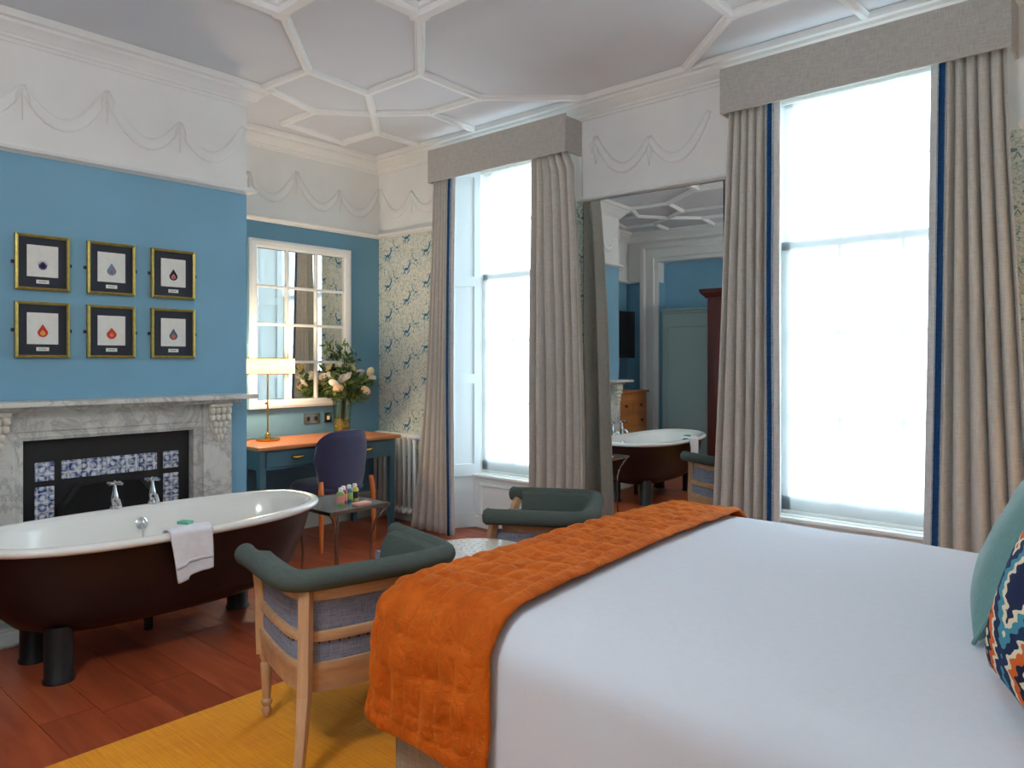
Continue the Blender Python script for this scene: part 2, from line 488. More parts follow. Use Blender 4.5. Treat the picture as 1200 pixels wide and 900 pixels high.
# walls: lower part plus white frieze above the picture rail
def swags(parent, y0, y1, z, place):
    """plaster garlands in low relief; place(u, h, d) gives the point d metres proud of the wall"""
    FL = .26; n = max(1, round((y1 - y0) / .42)); st = (y1 - y0) / n
    for i in range(n):
        a = y0 + i * st
        hi0 = .44 if i % 2 == 0 else .36; hi1 = .36 if i % 2 == 0 else .44
        pts = []; rs = []
        for k in range(25):
            t = k / 24; hz = hi0 + (hi1 - hi0) * t - .20 * (1 - (2 * t - 1) ** 2)
            pts.append(place(a + st * t, z + hz, .002)); rs.append(.016 + .018 * (1 - (2 * t - 1) ** 2) + .005 * (k % 2))
        MB().tube(pts, rs, 10, True, 1., FL).build('swag', 'plaster', parent, smooth='all')
        q = MB()
        for dx in (-.03, 0, .03): q.tube([place(a + dx * .3, z + hi0 + .01, .002), place(a + dx, z + hi0 - .05 - .05 * (dx == 0), .002), place(a + dx * 1.2, z + hi0 - .10 - .08 * (dx == 0), .001)], [.010, .018, .005], 8, True, 1., FL)
        q.build('drop', 'plaster', parent, smooth='all')

wallF = MB().box(-.15, 0, RY - .15, .4, 0, RAIL).build('wall_fireplace', 'blue_paint_shaded'); struct(wallF, 'blue painted alcove wall')
MB().box(-.15, 0, RY - .15, .4, RAIL, RZ).build('frieze', 'plaster', wallF)
brick = MB().box(.002, CHX, CH1, CH0, 0, RAIL).build('wall_chimney_breast', 'blue_paint'); struct(brick, 'blue chimney breast')
MB().box(.002, CHX, CH1, CH0, RAIL, RZ - .001).build('frieze', 'plaster', brick)
swags(brick, -3.39, -1.72, RAIL, lambda u, h, d: (CHX + d, u, h))
swags(wallF, -1.68, 0, RAIL, lambda u, h, d: (d, u, h))
swags(wallF, -5.08, -3.43, RAIL, lambda u, h, d: (d, u, h))
wl = MB(); fr = MB()
xs = [0.0] + [c for o in OPEN for c in o] + [RX]
for a, b in zip(xs[0::2], xs[1::2]):
    wl.box(a, b, 0, .40, 0, RAIL); fr.box(a, b, 0, .40, RAIL, RZ)
for a, b in OPEN: fr.box(a, b, 0, .40, TOP, RZ)
wallW = wl.build('wall_window', 'wallpaper'); struct(wallW, 'cream wallpaper with blue stags on the window wall')
fr.build('frieze', 'plaster', wallW)
swags(wallW, .02, .86, RAIL, lambda u, h, d: (u, -d, h))
swags(wallW, 2.36, 3.20, RAIL, lambda u, h, d: (u, -d, h))
wallB = MB().box(RX, RX + .15, RY - .15, .4, 0, RAIL).build('wall_headboard', 'wallpaper'); struct(wallB)
MB().box(RX, RX + .15, RY - .15, .4, RAIL, RZ).build('frieze', 'plaster', wallB)
DX0, DX1 = .48, 1.90
wallR = MB().box(0, DX0, RY - .15, RY, 0, RAIL).box(DX1, RX, RY - .15, RY, 0, RAIL).box(DX0, DX1, RY - .35, RY - .2, 0, RZ).box(DX0 - .15, DX0, RY - .6, RY - .15, 0, RZ).box(DX1, DX1 + .15, RY - .6, RY - .15, 0, RZ).build('wall_far', 'blue_paint'); struct(wallR)
MB().box(0, DX0, RY - .15, RY, RAIL, RZ).box(DX1, RX, RY - .15, RY, RAIL, RZ).box(DX0, DX1, RY - .45, RY, 2.73, RZ).build('frieze', 'plaster', wallR)
MB().box(DX0, DX1, RY - .2, RY, -.1, 0).build('threshold', 'floor_boards', wallR)

# cornice, picture rail, skirting
outline = [(0, RY), (RX, RY), (RX, 0), (0, 0), (0, CH0), (CHX, CH0), (CHX, CH1), (0, CH1)]
cprof = [(-.01, 3.03), (.012, 3.03), (.018, 3.045), (.03, 3.05), (.034, 3.062), (.05, 3.07), (.075, 3.10), (.088, 3.106), (.092, 3.122), (.118, 3.126), (.128, 3.14), (.132, 3.158), (-.01, 3.158)]
o = MB().sweep(outline, cprof, True).build('trim_1', 'plaster', None, smooth=True, angle=30); struct(o, 'moulded plaster cornice')
rprof = [(-.005, RAIL), (.018, RAIL), (.024, RAIL + .006), (.046, RAIL + .012), (.052, RAIL + .026), (.026, RAIL + .030), (.022, RAIL + .046), (-.005, RAIL + .050)]
paths = [[(.89, 0), (0, 0), (0, CH0), (CHX, CH0), (CHX, CH1), (0, CH1), (0, RY), (.20, RY)], [(3.34, 0), (2.22, 0)], [(RX, RY), (RX, 0), (4.78, 0)], [(2.18, RY), (RX, RY)]]
for i, p in enumerate(paths):
    o = MB().sweep(p, rprof).build('trim_%d' % (i + 2), 'plaster', None, smooth=True, angle=30); struct(o, 'white picture rail')
pm = MB()
for x in (2.235, 3.325): pm.box(x - .016, x + .016, -.014, 0, RAIL + .046, 3.03)
o = pm.build('trim_6', 'plaster', None, bevel=.005); struct(o, 'frieze panel moulding')
bprof = [(-.005, 0), (.022, 0), (.022, .17), (.014, .20), (.016, .215), (-.005, .22)]
for i, (p, nm) in enumerate([([(.88, 0), (0, 0), (0, CH0 + .01)], 'baseboard_corner'), ([(0, CH1 - .01), (0, RY), (.20, RY)], 'baseboard_alcove'), ([(2.18, RY), (RX, RY), (RX, 0), (4.78, 0)], 'baseboard_right'), ([(3.34, 0), (2.22, 0)], 'baseboard_pier')]):
    o = MB().sweep(p, bprof).build(nm, 'skirting'); struct(o)

# windows: splayed shutters, apron, sashes, panes
def make_window(nm, xa, xb, lab):
    W = sempty(nm, lab)
    ga, gb = xa + (.14 if xa < 2 else .11), xb - .11
    G0, G1 = .45, 2.96
    f = MB().box(xa, ga, .24, .38, 0, TOP).box(gb, xb, .24, .38, 0, TOP).box(ga, gb, .24, .38, G1, TOP + .0)
    f.build('frame', 'white_gloss', W)
    MB().box(ga - .02, gb + .02, .21, .38, .40, G0).box(ga - .05, gb + .05, .17, .24, .415, .44).build('sill', 'white_gloss', W, bevel=.006)
    ap = MB().box(xa + .02, xb - .02, .21, .37, 0, .40)
    ap.build('apron', 'white_gloss', W)
    ax0, ax1 = ga + .05, gb - .05
    MB().sweep([(ax0, .12), (ax0, .34), (ax1, .34), (ax1, .12)], [(0, .20), (0, .213), (.03, .213), (.026, .20), (.012, .193)], True, 'xz').build('apron_moulding', 'white_gloss', W)
    MB().box(xa + .02, xb - .02, .185, .21, 0, .09).build('apron_skirting', 'white_gloss', W, bevel=.004)
    # shutters, folded back on the splayed reveals
    for s in (0, 1):
        p0, p1 = ((xa, .004), (ga, .235)) if s == 0 else ((xb, .004), (gb, .235))
        d = Vector((p1[0] - p0[0], p1[1] - p0[1], 0)); L = d.length; d.normalize(); nn = Vector((d.y, -d.x, 0)) * (1 if s == 0 else -1)
        Tm = Matrix(((d.x, nn.x, 0, p0[0]), (d.y, nn.y, 0, p0[1]), (0, 0, 1, 0), (0, 0, 0, 1)))
        sh = MB().box(0, L, -.02, .0, 0, TOP)
        for u0, u1 in ((0, .05), (L - .05, L)): sh.box(u0, u1, 0, .014, 0, TOP)
        for z0, z1 in ((0, .12), (.42, .52), (1.18, 1.26), (1.98, 2.06), (2.88, TOP)): sh.box(.05, L - .05, 0, .014, z0, z1)
        sh.xf(Tm).build('shutter', 'white_shutter', W)
    # sashes
    bx = [ga + (gb - ga) * k / 3 for k in (1, 2)]
    def sash(y, z0, z1, rows, nm2):
        S = MB().box(ga, ga + .05, y, y + .04, z0, z1).box(gb - .05, gb, y, y + .04, z0, z1).box(ga, gb, y, y + .04, z0, z0 + (.10 if z0 < 1 else .05)).box(ga, gb, y, y + .04, z1 - .05, z1).build(nm2, 'white_gloss', W)
        zs = [z0 + .08 + (z1 - z0 - .13) * k / rows for k in range(rows + 1)]
        xs2 = [ga + .04] + bx + [gb - .04]
        for x in bx: MB().box(x - .011, x + .011, y + .006, y + .034, z0, z1).build('glazing_bar', 'white_gloss', S)
        for z in zs[1:-1]: MB().box(ga, gb, y + .008, y + .032, z - .011, z + .011).build('glazing_bar', 'white_gloss', S)
        for i in range(3):
            for j in range(rows):
                MB().box(xs2[i], xs2[i + 1], y + .018, y + .022, zs[j], zs[j + 1]).build('pane', 'window_glass', S)
    sash(.275, G0, 2.085, 3, 'lower_sash'); sash(.325, 2.03, G1, 2, 'upper_sash')
    return ga, gb
blinds = []
for (xa, xb), (cx, nm), lab, bl in zip(OPEN, WIN, ('tall sash window beside the wallpapered corner', 'tall sash window behind the bed'),
        ('white sheer roller blind in the window beside the wallpapered corner', 'white sheer roller blind in the window behind the bed')):
    ga, gb = make_window(nm, xa, xb, lab)
    t = thing('roller_blind', bl, 'blind', ((ga + gb) / 2, .255, 0), 0, 'roller blinds')
    hw = (gb - ga) / 2 - .004
    MB().grid(lambda u, v: (-hw + 2 * hw * u, 0, .462 + 2.45 * v), 2, 2).build('cloth', 'blind_cloth', t)
    MB().tube([(-hw, .0, 2.925), (hw, .0, 2.925)], .016, 12).build('roller', 'white_gloss', t, smooth=True)
    MB().box(-hw, hw, -.005, .005, .452, .47).build('hem_bar', 'white_gloss', t)

# ------------------------------------------------------------------ pelmets and curtains
def pelmet(x0, x1, lab):
    t = thing('pelmet', lab, 'pelmet', ((x0 + x1) / 2, 0, 0), 0, 'linen pelmets')
    h = (x1 - x0) / 2
    MB().box(-h, h, -.20, -.185, 2.785, 3.045).box(-h, -h + .015, -.185, -.002, 2.785, 3.028).box(h - .015, h, -.185, -.002, 2.785, 3.028).build('box_front', 'linen_pelmet', t, bevel=.004)
    MB().box(-h + .015, h - .015, -.185, -.16, 2.98, 2.995).build('top_board', 'linen_lining', t)
    MB().tube([(-h + .03, -.10, 2.90), (h - .03, -.10, 2.90)], .008, 8).build('track', 'white_gloss', t)
pelmet(.87, 2.25, 'boxed linen pelmet over the window beside the wallpapered corner')
pelmet(3.365, 4.775, 'boxed linen pelmet over the window behind the bed')

def curtain(top, bot, yc, lab, n, trim_side, flare=0., ztop=2.89, seed=0, ex=1.25, outer=0.):
    """top / bot: x extents; trim_side +1 when the leading edge is the right one, -1 when the left"""
    cx = (top[0] + top[1]) / 2
    t = thing('curtain', lab, 'curtain', (cx, yc, 0), 0, 'floor-length linen curtains')
    rnd = random.Random(seed)
    ph = [rnd.uniform(-.35, .35) for _ in range(40)]; am = [rnd.uniform(.75, 1.2) for _ in range(40)]
    NU, NV = n * 14 + 1, 44
    def pt(u, v):                     # v 0 top .. 1 bottom
        e = (max(0., v - .045) / .955) ** ex
        x0 = top[0] + (bot[0] - top[0]) * e; x1 = top[1] + (bot[1] - top[1]) * e
        k = u * n; i = int(min(k, n - 1)); fr = k - i
        w1 = u + .10 / n * math.sin(2 * PI * k + ph[i])
        x = x0 + (x1 - x0) * min(max(w1, 0), 1)
        a = (.018 + .022 * min(1, v * 3.)) * am[i]
        s = math.cos(2 * PI * k + .5 * math.sin(3.1 * v + i))
        y = -a * sgnpow(s, .8) - .012 * fbm(u * 3, v * 2.5, seed, 1.) 
        y += -flare * v ** 3 * .06 - outer * (max(0, u - .6) / .4) ** 1.5 * min(1, max(0, v - .04) * 12)
        if v < .06: y *= .55 + .45 * v / .06
        x += .010 * fbm(u * 4 + 9, v * 2, seed, 1.) * v
        z = ztop - (ztop - .012) * v
        return (x - cx, y, z)
    MB().grid(pt, NU, NV).build('drape', 'linen_curtain', t, smooth='all', solid=.004)
    # leading edge: returned flap with the blue braid on it
    if trim_side:
        ue = 1. if trim_side > 0 else 0.
        def edge(off0, off1, dy, m, nm, th):
            def q(u, v):
                p = pt(ue, v); o = off0 + (off1 - off0) * u
                return (p[0] + trim_side * o, p[1] + dy + .012 * u, p[2])
            MB().grid(q, 4, NV).build(nm, m, t, smooth='all', solid=th)
        edge(-.004, .075, .004, 'linen_lining', 'lining_return', .003)
        edge(.010, .038, -.002, 'braid_blue', 'braid', .005)
        edge(.006, .011, -.003, 'braid_light', 'braid_edge', .004)
        edge(.037, .042, -.003, 'braid_light', 'braid_edge', .004)
    return t
curtain((.895, 1.055), (.70, 1.10), -.140, 'linen curtain gathered beside the white radiator, blue braid on its edge', 5, 1, .6, seed=1, ex=2.2)
curtain((1.905, 2.222), (1.905, 2.44), -.130, 'linen curtain gathered between the left window and the tall wall mirror', 6, 0, .3, seed=2, ex=.28, outer=.075)
curtain((3.385, 3.605), (3.28, 3.62), -.105, 'linen curtain gathered between the tall wall mirror and the right window', 5, 1, .3, seed=3)
curtain((4.505, 4.745), (4.475, 4.90), -.105, 'linen curtain at the far right above the cushions, blue braid on its edge', 5, -1, .3, seed=4)

# ------------------------------------------------------------------ pier mirror between the windows
myaw = math.radians(2.5)
t = thing('wall_mirror', 'tall frameless pier mirror fixed between the two windows', 'mirror', (3.30, -.012, 0), myaw)
MB().box(-1.000, 0., -.006, .0, .23, 2.448).build('glass', 'mirror_silver', t)
MB().box(-1.007, .004, .0, .006, .222, 2.452).build('backing', 'black_iron', t)
# ------------------------------------------------------------------ mirror over the desk: white glazed frame of twelve mirror panes
t = thing('window_mirror', 'white window-pane mirror of twelve panes hung above the desk', 'mirror', (0.002, -.80, 0))
Y0, Y1, Z0, Z1 = -.472, .472, .995, 2.315
MB().sweep([(Y0, Z0), (Y1, Z0), (Y1, Z1), (Y0, Z1)], [(0, .0), (0, .034), (.02, .040), (.05, .036), (.066, .026), (.066, .0)], True, 'yz').build('frame', 'white_gloss', t)
iy0, iy1, iz0, iz1 = Y0 + .066, Y1 - .066, Z0 + .066, Z1 - .066
for k in (1, 2):
    y = iy0 + (iy1 - iy0) * k / 3; MB().box(.004, .026, y - .011, y + .011, iz0, iz1).build('glazing_bar', 'white_gloss', t, bevel=.004)
for k in (1, 2, 3):
    z = iz0 + (iz1 - iz0) * k / 4; MB().box(.004, .025, iy0, iy1, z - .011, z + .011).build('glazing_bar', 'white_gloss', t, bevel=.004)
pane = None
pw, phh = (iy1 - iy0) / 3, (iz1 - iz0) / 4
for i in range(3):
    for j in range(4):
        c = (0, iy0 + pw * (i + .5), iz0 + phh * (j + .5))
        if pane is None:
            pane = MB().box(.004, .008, -pw / 2 + .006, pw / 2 - .006, -phh / 2 + .006, phh / 2 - .006).build('pane', 'mirror_silver', t); pane.location = c
        else: share(pane, 'pane', t, c)

# ------------------------------------------------------------------ fireplace
t = thing('fireplace', 'grey veined marble fireplace with black iron insert and blue-and-white tiles', 'fireplace', (CHX, -2.545, 0))
FC = -2.545
def bx(name, mat, x0, x1, y0, y1, z0, z1, parent=None, bevel=.004):
    return MB().box(x0 - CHX, x1 - CHX, y0 - FC, y1 - FC, z0, z1).build(name, mat, parent or t, bevel=bevel)
sh = bx('mantel_shelf', 'marble', CHX, .995, -3.35, -1.74, 1.128, 1.156)
bx('bed_mould', 'marble', CHX, .93, -3.27, -1.82, 1.104, 1.128, sh)
bx('frieze', 'marble', CHX, .865, -3.05, -2.045, .955, 1.104)
for s in (-1, 1):
    a, b = (FC + s * .498, FC + s * .682); y0, y1 = min(a, b), max(a, b)
    p = bx('pilaster', 'marble', CHX, .885, y0, y1, .16, 1.104)
    bx('plinth', 'marble', CHX, .905, y0 - .012, y1 + .012, 0, .16, p)
    c = (y0 + y1) / 2
    # carved acanthus corbel: cap, tapering shield, rows of curled leaves
    kc = MB(); cc = c - FC; x0 = .885 - CHX
    kc.box(x0, x0 + .050, cc - .072, cc + .072, 1.082, 1.104)
    kc.prism([(x0, cc - .064, 1.082), (x0, cc + .064, 1.082), (x0, cc + .058, .97), (x0, cc + .030, .885), (x0, cc, .862), (x0, cc - .030, .885), (x0, cc - .058, .97)], (.016, 0, 0))
    kc.build('corbel', 'marble_carved', p, bevel=.004)
    lv = MB()
    for row, (zz, nn, rr) in enumerate(((1.060, 4, .020), (1.018, 4, .019), (.976, 3, .018), (.934, 3, .016), (.896, 2, .013))):
        for i in range(nn):
            off = (i - (nn - 1) / 2) * rr * 1.75
            lv.tube([(x0 + .014, cc + off * .8, zz + .022), (x0 + .036 - .004 * row, cc + off, zz + .006), (x0 + .040 - .004 * row, cc + off * 1.04, zz - .012), (x0 + .022, cc + off * 1.08, zz - .022)], [rr * .5, rr * .95, rr * .8, rr * .3], 8)
    lv.build('acanthus', 'marble_carved', p, smooth='all')
# inner moulding around the opening
MB().sweep([(-2.994 - FC, 0), (-2.994 - FC, .948), (-2.096 - FC, .948), (-2.096 - FC, 0)], [(0, .03), (0, .09), (.018, .098), (.036, .092), (.05, .10), (.05, .03)], False, 'yz').build('inner_moulding', 'marble', t)
ins = bx('insert', 'black_iron', CHX + .002, .802, -2.992, -2.098, 0, .946)
hood = MB()
hp = [(-2.80, .02), (-2.80, .57), (-2.715, .685), (-2.55, .70), (-2.385, .685), (-2.29, .57), (-2.29, .02)]
hood.prism([(.803 - CHX, y - FC, z) for y, z in hp], (.004, 0, 0)).build('firebox', 'firebox', t)
MB().sweep([(y - FC, z) for y, z in hp], [(-.012, .03), (-.012, .046), (.012, .046), (.012, .03)], False, 'yz').build('hood_rim', 'black_iron', t)
tile = None
def tiles(y0, y1, z0, z1, nyt, nzt):
    global tile
    wy, wz = (y1 - y0) / nyt, (z1 - z0) / nzt
    for i in range(nyt):
        for j in range(nzt):
            cy, cz = y0 + wy * (i + .5) - FC, z0 + wz * (j + .5)
            h, k = wy / 2 - .0012, wz / 2 - .0012
            MB().box(-.004, .006, cy - h, cy + h, cz - k, cz + k).build('tile', 'delft', t, bevel=.004).location = (.803 - CHX, 0, 0)
tiles(-2.927, -2.832, .722, .825, 1, 1); tiles(-2.800, -2.290, .722, .825, 5, 1); tiles(-2.256, -2.162, .722, .825, 1, 1)
tiles(-2.927, -2.832, .28, .694, 1, 4); tiles(-2.256, -2.162, .28, .694, 1, 4)
bx('hearth', 'marble', CHX + .135, 1.18, -3.25, -1.85, 0.0, .012)
q = MB()
for k in range(9):
    y = -.22 + .055 * k; q.tube([(.06, y, .05), (.075, y, .22)], .008, 6)
q.tube([(.062, -.24, .06), (.062, .24, .06)], .01, 6).tube([(.074, -.24, .22), (.074, .24, .22)], .01, 6).build('grate', 'black_iron', t)

# ------------------------------------------------------------------ six framed crests
def drop_pts(cy, cz, s, tip=1.5, n=18):
    pts = []
    for k in range(n):
        a = -PI / 2 + 2 * PI * k / n
        y = math.cos(a); z = math.sin(a)
        if z > .2: f = (z - .2) / .8; y *= (1 - f * .75); z = z + (tip - 1) * f
        pts.append((cy + y * s, cz + z * s))
    return pts
ARTS = [('violet thistle crest', 'ink_violet', 'ink_dark', None), ('pale blue and orange drop', 'ink_blue', 'ink_orange', 'ink_teal'), ('black drop with a pink heart', 'ink_dark', 'ink_pink', 'ink_red'),
        ('bright red drop with a golden flame', 'ink_red', 'ink_gold', None), ('red and orange rounded drop', 'ink_red', 'ink_orange', 'ink_gold'), ('slate blue drop over a rust base', 'ink_teal', 'ink_orange', None)]
ys = [(-3.011, -2.753), (-2.664, -2.408), (-2.316, -2.053)]
zs = [(1.742, 2.037), (1.382, 1.680)]
POS = ['top left of six', 'top middle of six', 'top right of six', 'bottom left of six', 'bottom middle of six', 'bottom right of six']
for k, (art, c1, c2, c3) in enumerate(ARTS):
    y0, y1 = ys[k % 3]; z0, z1 = zs[k // 3]; cy = (y0 + y1) / 2
    t = thing('framed_print', 'gilt-framed print of a %s, %s' % (art, POS[k]), 'picture', (CHX, cy, z0), 0, 'gilt-framed prints above the mantel')
    hw = (y1 - y0) / 2; H = z1 - z0
    MB().sweep([(-hw, 0), (hw, 0), (hw, H), (-hw, H)], [(0, .001), (0, .024), (.008, .027), (.015, .022), (.015, .001)], True, 'yz').build('frame', 'gold_frame', t)
    MB().box(.004, .014, -hw + .014, hw - .014, .014, H - .014).build('mat_board', 'mat_board', t)
    pw, p0, p1 = .074, .072, .240
    art_o = MB().box(.0138, .0155, -pw, pw, p0, p1).build('paper', 'art_paper', t)
    q = MB(); cz = .135
    if k == 0:
        for a in range(7):
            an = PI * (.1 + .8 * a / 6); q.prism([(.0155, .004 * math.cos(an + 1.57), cz + .004 * math.sin(an + 1.57)), (.0155, .034 * math.cos(an), cz - .004 + .034 * math.sin(an)), (.0155, -.004 * math.cos(an + 1.57), cz - .004 * math.sin(an + 1.57))], (.0005, 0, 0))
        q.prism([(.0155, y, z) for y, z in drop_pts(0, cz - .004, .021, 1.1)], (.0007, 0, 0))
    else: q.prism([(.0155, y, z) for y, z in drop_pts(0, cz, .025 if k != 4 else .027, 1.75 if k != 4 else 1.35)], (.0006, 0, 0))
    q.build('emblem', c1, art_o)
    MB().prism([(.0161, y, z) for y, z in drop_pts(0, cz - .004, .013, 1.4)], (.0007, 0, 0)).build('emblem_centre', c2, art_o)
    if c3: MB().prism([(.0168, y, z) for y, z in drop_pts(0, cz - .006, .006, 1.4)], (.0006, 0, 0)).build('emblem_heart', c3, art_o)
    cap = MB().box(.0138, .015, -.030, .030, .036, .056).build('caption', 'art_paper', t)
    q = MB()
    for i, (a, b) in enumerate(((-.018, -.012), (-.010, -.004), (-.002, .006), (.008, .016))): q.box(.015, .0153, a, b, .044, .0485)
    q.build('caption_print', 'ink_grey', cap)
    for s in (-1, 1): MB().box(.0, .008, s * (hw + .007) - .008, s * (hw + .007) + .008, H * .5 - .012, H * .5 + .006).build('wall_fixing', 'black_iron', t, bevel=.002)

# ------------------------------------------------------------------ roll-top bath
t = thing('bathtub', 'freestanding roll-top bath, white inside and black outside, before the fireplace', 'bathtub', (1.59, -2.61, 0))
def sup(a, L, W, n=2.5): return (W * sgnpow(math.cos(a), 2 / n), L * sgnpow(math.sin(a), 2 / n))
def loft(st, N=72):
    m = len(st)
    def fn(u, v):
        i = min(int(round(v * (m - 1))), m - 1); L, W, z = st[i]; x, y = sup(2 * PI * u, L, W)
        return (x, y, z)
    return fn, N, m
def rise(y): return .018 * (abs(y) / .83) ** 3
def loftb(name, st, mat, **k):
    fn, N, m = loft(st)
    def g(u, v):
        x, y, z = fn(u, v); zz = z + rise(y) * max(0, (z - .2) / .4); return (x, y, zz)
    return MB().grid(g, N, m, True, False).build(name, mat, t, smooth='all', **k)
loftb('outer_shell', [(.805, .382, .575), (.79, .37, .55), (.765, .352, .47), (.735, .332, .38), (.69, .305, .29), (.625, .27, .225), (.54, .22, .19), (.40, .15, .178), (.0, .0, .176)], 'tub_black')
loftb('inner_shell', [(.80, .375, .592), (.775, .35, .585), (.755, .335, .56), (.72, .315, .45), (.67, .285, .33), (.60, .245, .25), (.50, .19, .215), (.0, .0, .205)], 'enamel')
N = 96
def rim(u, v):
    a = 2 * PI * u; x, y = sup(a, .808, .385); b = 2 * PI * v
    x2, y2 = sup(a, .808 + .026 * math.cos(b), .385 + .026 * math.cos(b))
    return (x2, y2, .580 + .020 * math.sin(b) + rise(y))
MB().grid(rim, N, 12, True, True).build('rim', 'enamel', t, smooth='all')
for sx in (-1, 1):
    for sy in (-1, 1):
        q = MB()
        fx, fy = sx * .165, sy * .495
        q.lathe([(.0, 0), (.062, 0), (.062, .012), (.056, .02), (.056, .20), (.05, .235)], 20, (fx, fy, 0))
        q.build('foot', 'black_iron', t, smooth=True)
for y in (-.065, .125):
    tp = MB().lathe([(.0, .598), (.024, .598), (.024, .610), (.015, .618), (.020, .645), (.016, .67), (.009, .70), (.007, .72)], 16, (-.385, y, 0)).tube([(-.385, y, .638), (-.340, y, .644), (-.318, y, .616)], [.013, .012, .011], 10).build('tap', 'chrome', t, smooth=True)
    MB().tube([(-.385 - .034, y - .024, .728), (-.385 + .034, y + .024, .728)], .008, 8).tube([(-.385 - .024, y + .034, .728), (-.385 + .024, y - .034, .728)], .008, 8).lathe([(0, .718), (.011, .718), (.011, .738), (.0, .745)], 10, (-.385, y, 0)).build('tap_handle', 'chrome', tp, smooth=True)
ov = MB().lathe([(0, 0), (.030, 0), (.030, .006), (.02, .012), (0, .014)], 18).xf(Matrix.Translation((-.318, .04, .515)) @ Matrix.Rotation(PI / 2 - .2, 4, 'Y')).build('overflow', 'chrome', t, smooth=True)
MB().tube([(-.302, .04, .51), (-.296, .04, .46), (-.285, .042, .40), (-.27, .045, .34)], .004, 6).build('chain', 'chrome', ov)
MB().tube([(-.18, .02, .18), (-.18, .02, .0)], .022, 10).build('waste_pipe', 'black_iron', t, smooth=True)

# towel over the near rim
t = thing('hand_towel', 'white folded hand towel draped over the side of the bath', 'towel', (1.97, -2.65, 0))
def towel(off):
    def fn(u, v):
        s = v
        # path: inside, over the rim, down outside
        if s < .28: f = s / .28; x = -.055 + .03 * f * 0; z = .50 + .095 * f; x = -.078 + .040 * f
        elif s < .46:
            f = (s - .28) / .18; a = PI * (1 - f); x = .002 + .042 * math.cos(a); z = .596 + .020 * math.sin(a) + .0
        else:
            f = (s - .46) / .54; x = .044 + .004 * math.sin(f * 3); z = .596 - (.205 - .03 * u + (.012 if u < .3 else 0)) * f
        y = -.095 + .19 * u + (.030 * (s - .46) / .54 * (1 - u) if s > .46 else 0)
        x += .008 * math.sin(u * 7 + 1) * max(0, s - .5) * 2 + off
        x += .003 * fbm(u * 5, v * 5, 2)
        return (x, y, z + .004 * fbm(u * 4, v * 3, 7))
    return fn
MB().grid(towel(0), 22, 40).build('cloth', 'towel_white', t, smooth='all', solid=.010)
MB().grid(lambda u, v: (lambda p: (p[0] + .006, p[1], p[2]))(towel(0)(u, .80 + .05 * v)), 22, 3).build('woven_band', 'cotton_white', t, smooth='all', solid=.002)
o = MB().box(-.03, .03, -.022, .022, 0, .014).build('soap_sachet', 'mint', None, bevel=.005); o.location = (1.945, -2.648, .622); o.rotation_euler = (.0, 0, .5)
tag(o, 'small mint green soap bar lying on the towel at the bath edge', 'soap')

# ------------------------------------------------------------------ desk
t = thing('desk', 'teal painted writing desk with a wooden top in the alcove', 'desk', (.33, -.90, 0))
MB().box(-.31, .30, -.64, .63, .742, .770).build('desk_top', 'desk_wood', t, bevel=.008)
MB().box(-.28, .265, -.605, .595, .60, .742).build('apron', 'teal_paint', t, bevel=.003)
for x in (-.25, .24):
    for y in (-.58, .57):
        q = MB(); q.add([(x + a * .026, y + b * .026, .742) for a, b in ((-1, -1), (1, -1), (1, 1), (-1, 1))] + [(x + a * .019, y + b * .019, 0) for a, b in ((-1, -1), (1, -1), (1, 1), (-1, 1))], [(0, 1, 2, 3), (7, 6, 5, 4), (0, 4, 5, 1), (1, 5, 6, 2), (2, 6, 7, 3), (3, 7, 4, 0)])
        q.build('leg', 'teal_paint', t, bevel=.003)
for y in (-.32, .30):
    d = MB().box(.262, .276, y - .24, y + .24, .618, .728).build('drawer', 'teal_paint', t, bevel=.004)
    MB().grid(lambda u, v: (.276 + .022 * math.sin(PI * v) ** .7, y - .045 + .09 * u, .69 - .03 * v * (.5 + .5 * math.sin(PI * u))), 9, 7).build('cup_pull', 'brass', d, smooth='all', solid=.003)

# ------------------------------------------------------------------ desk lamp
LX, LY = .245, -1.24
t = thing('table_lamp', 'slim brass lamp with a wide flat lit drum shade on the desk', 'lamp', (LX, LY, .77))
MB().lathe([(0, 0), (.085, 0), (.088, .006), (.088, .016), (.06, .022), (.022, .026), (.018, .05), (.013, .056), (.0075, .06)], 32).build('base', 'brass', t, smooth=True)
MB().tube([(0, 0, .05), (0, 0, .60)], .0065, 10).build('stem', 'brass', t, smooth=True)
MB().lathe([(0, .27), (.012, .272), (.012, .285), (0, .29)], 12, (0, -.012, 0)).build('switch', 'brass', t, smooth=True)
MB().grid(lambda u, v: (.195 * math.cos(2 * PI * u), .195 * math.sin(2 * PI * u), .50 + .115 * v), 48, 2, True).build('shade', 'lamp_shade_cloth', t, smooth='all', solid=.002)
MB().tube([(.195 * math.cos(2 * PI * k / 48), .195 * math.sin(2 * PI * k / 48), .500) for k in range(49)], .003, 6).tube([(.195 * math.cos(2 * PI * k / 48), .195 * math.sin(2 * PI * k / 48), .615) for k in range(49)], .003, 6).build('shade_rim', 'brass', t)
q = MB()
for k in range(3): q.tube([(0, 0, .595), (.195 * math.cos(k * 2.094), .195 * math.sin(k * 2.094), .605)], .002, 5)
q.build('spider', 'brass', t)
MB().tube([(-.08, .02, .008), (-.13, .03, .004), (-.15, -.04, .004), (-.10, -.12, .004), (-.04, -.20, .004)], .004, 6).build('cable', 'cable_black', t)
def lamp(parent, loc, power, col, size, name='bulb'):
    l = bpy.data.lights.new(name, 'POINT'); l.energy = power; l.color = col; l.shadow_soft_size = size
    o = bpy.data.objects.new(name, l); COL.objects.link(o); o.parent = parent; o.location = loc; return o
lamp(t, (.0, .0, .555), 22., (1., .76, .50), .07)

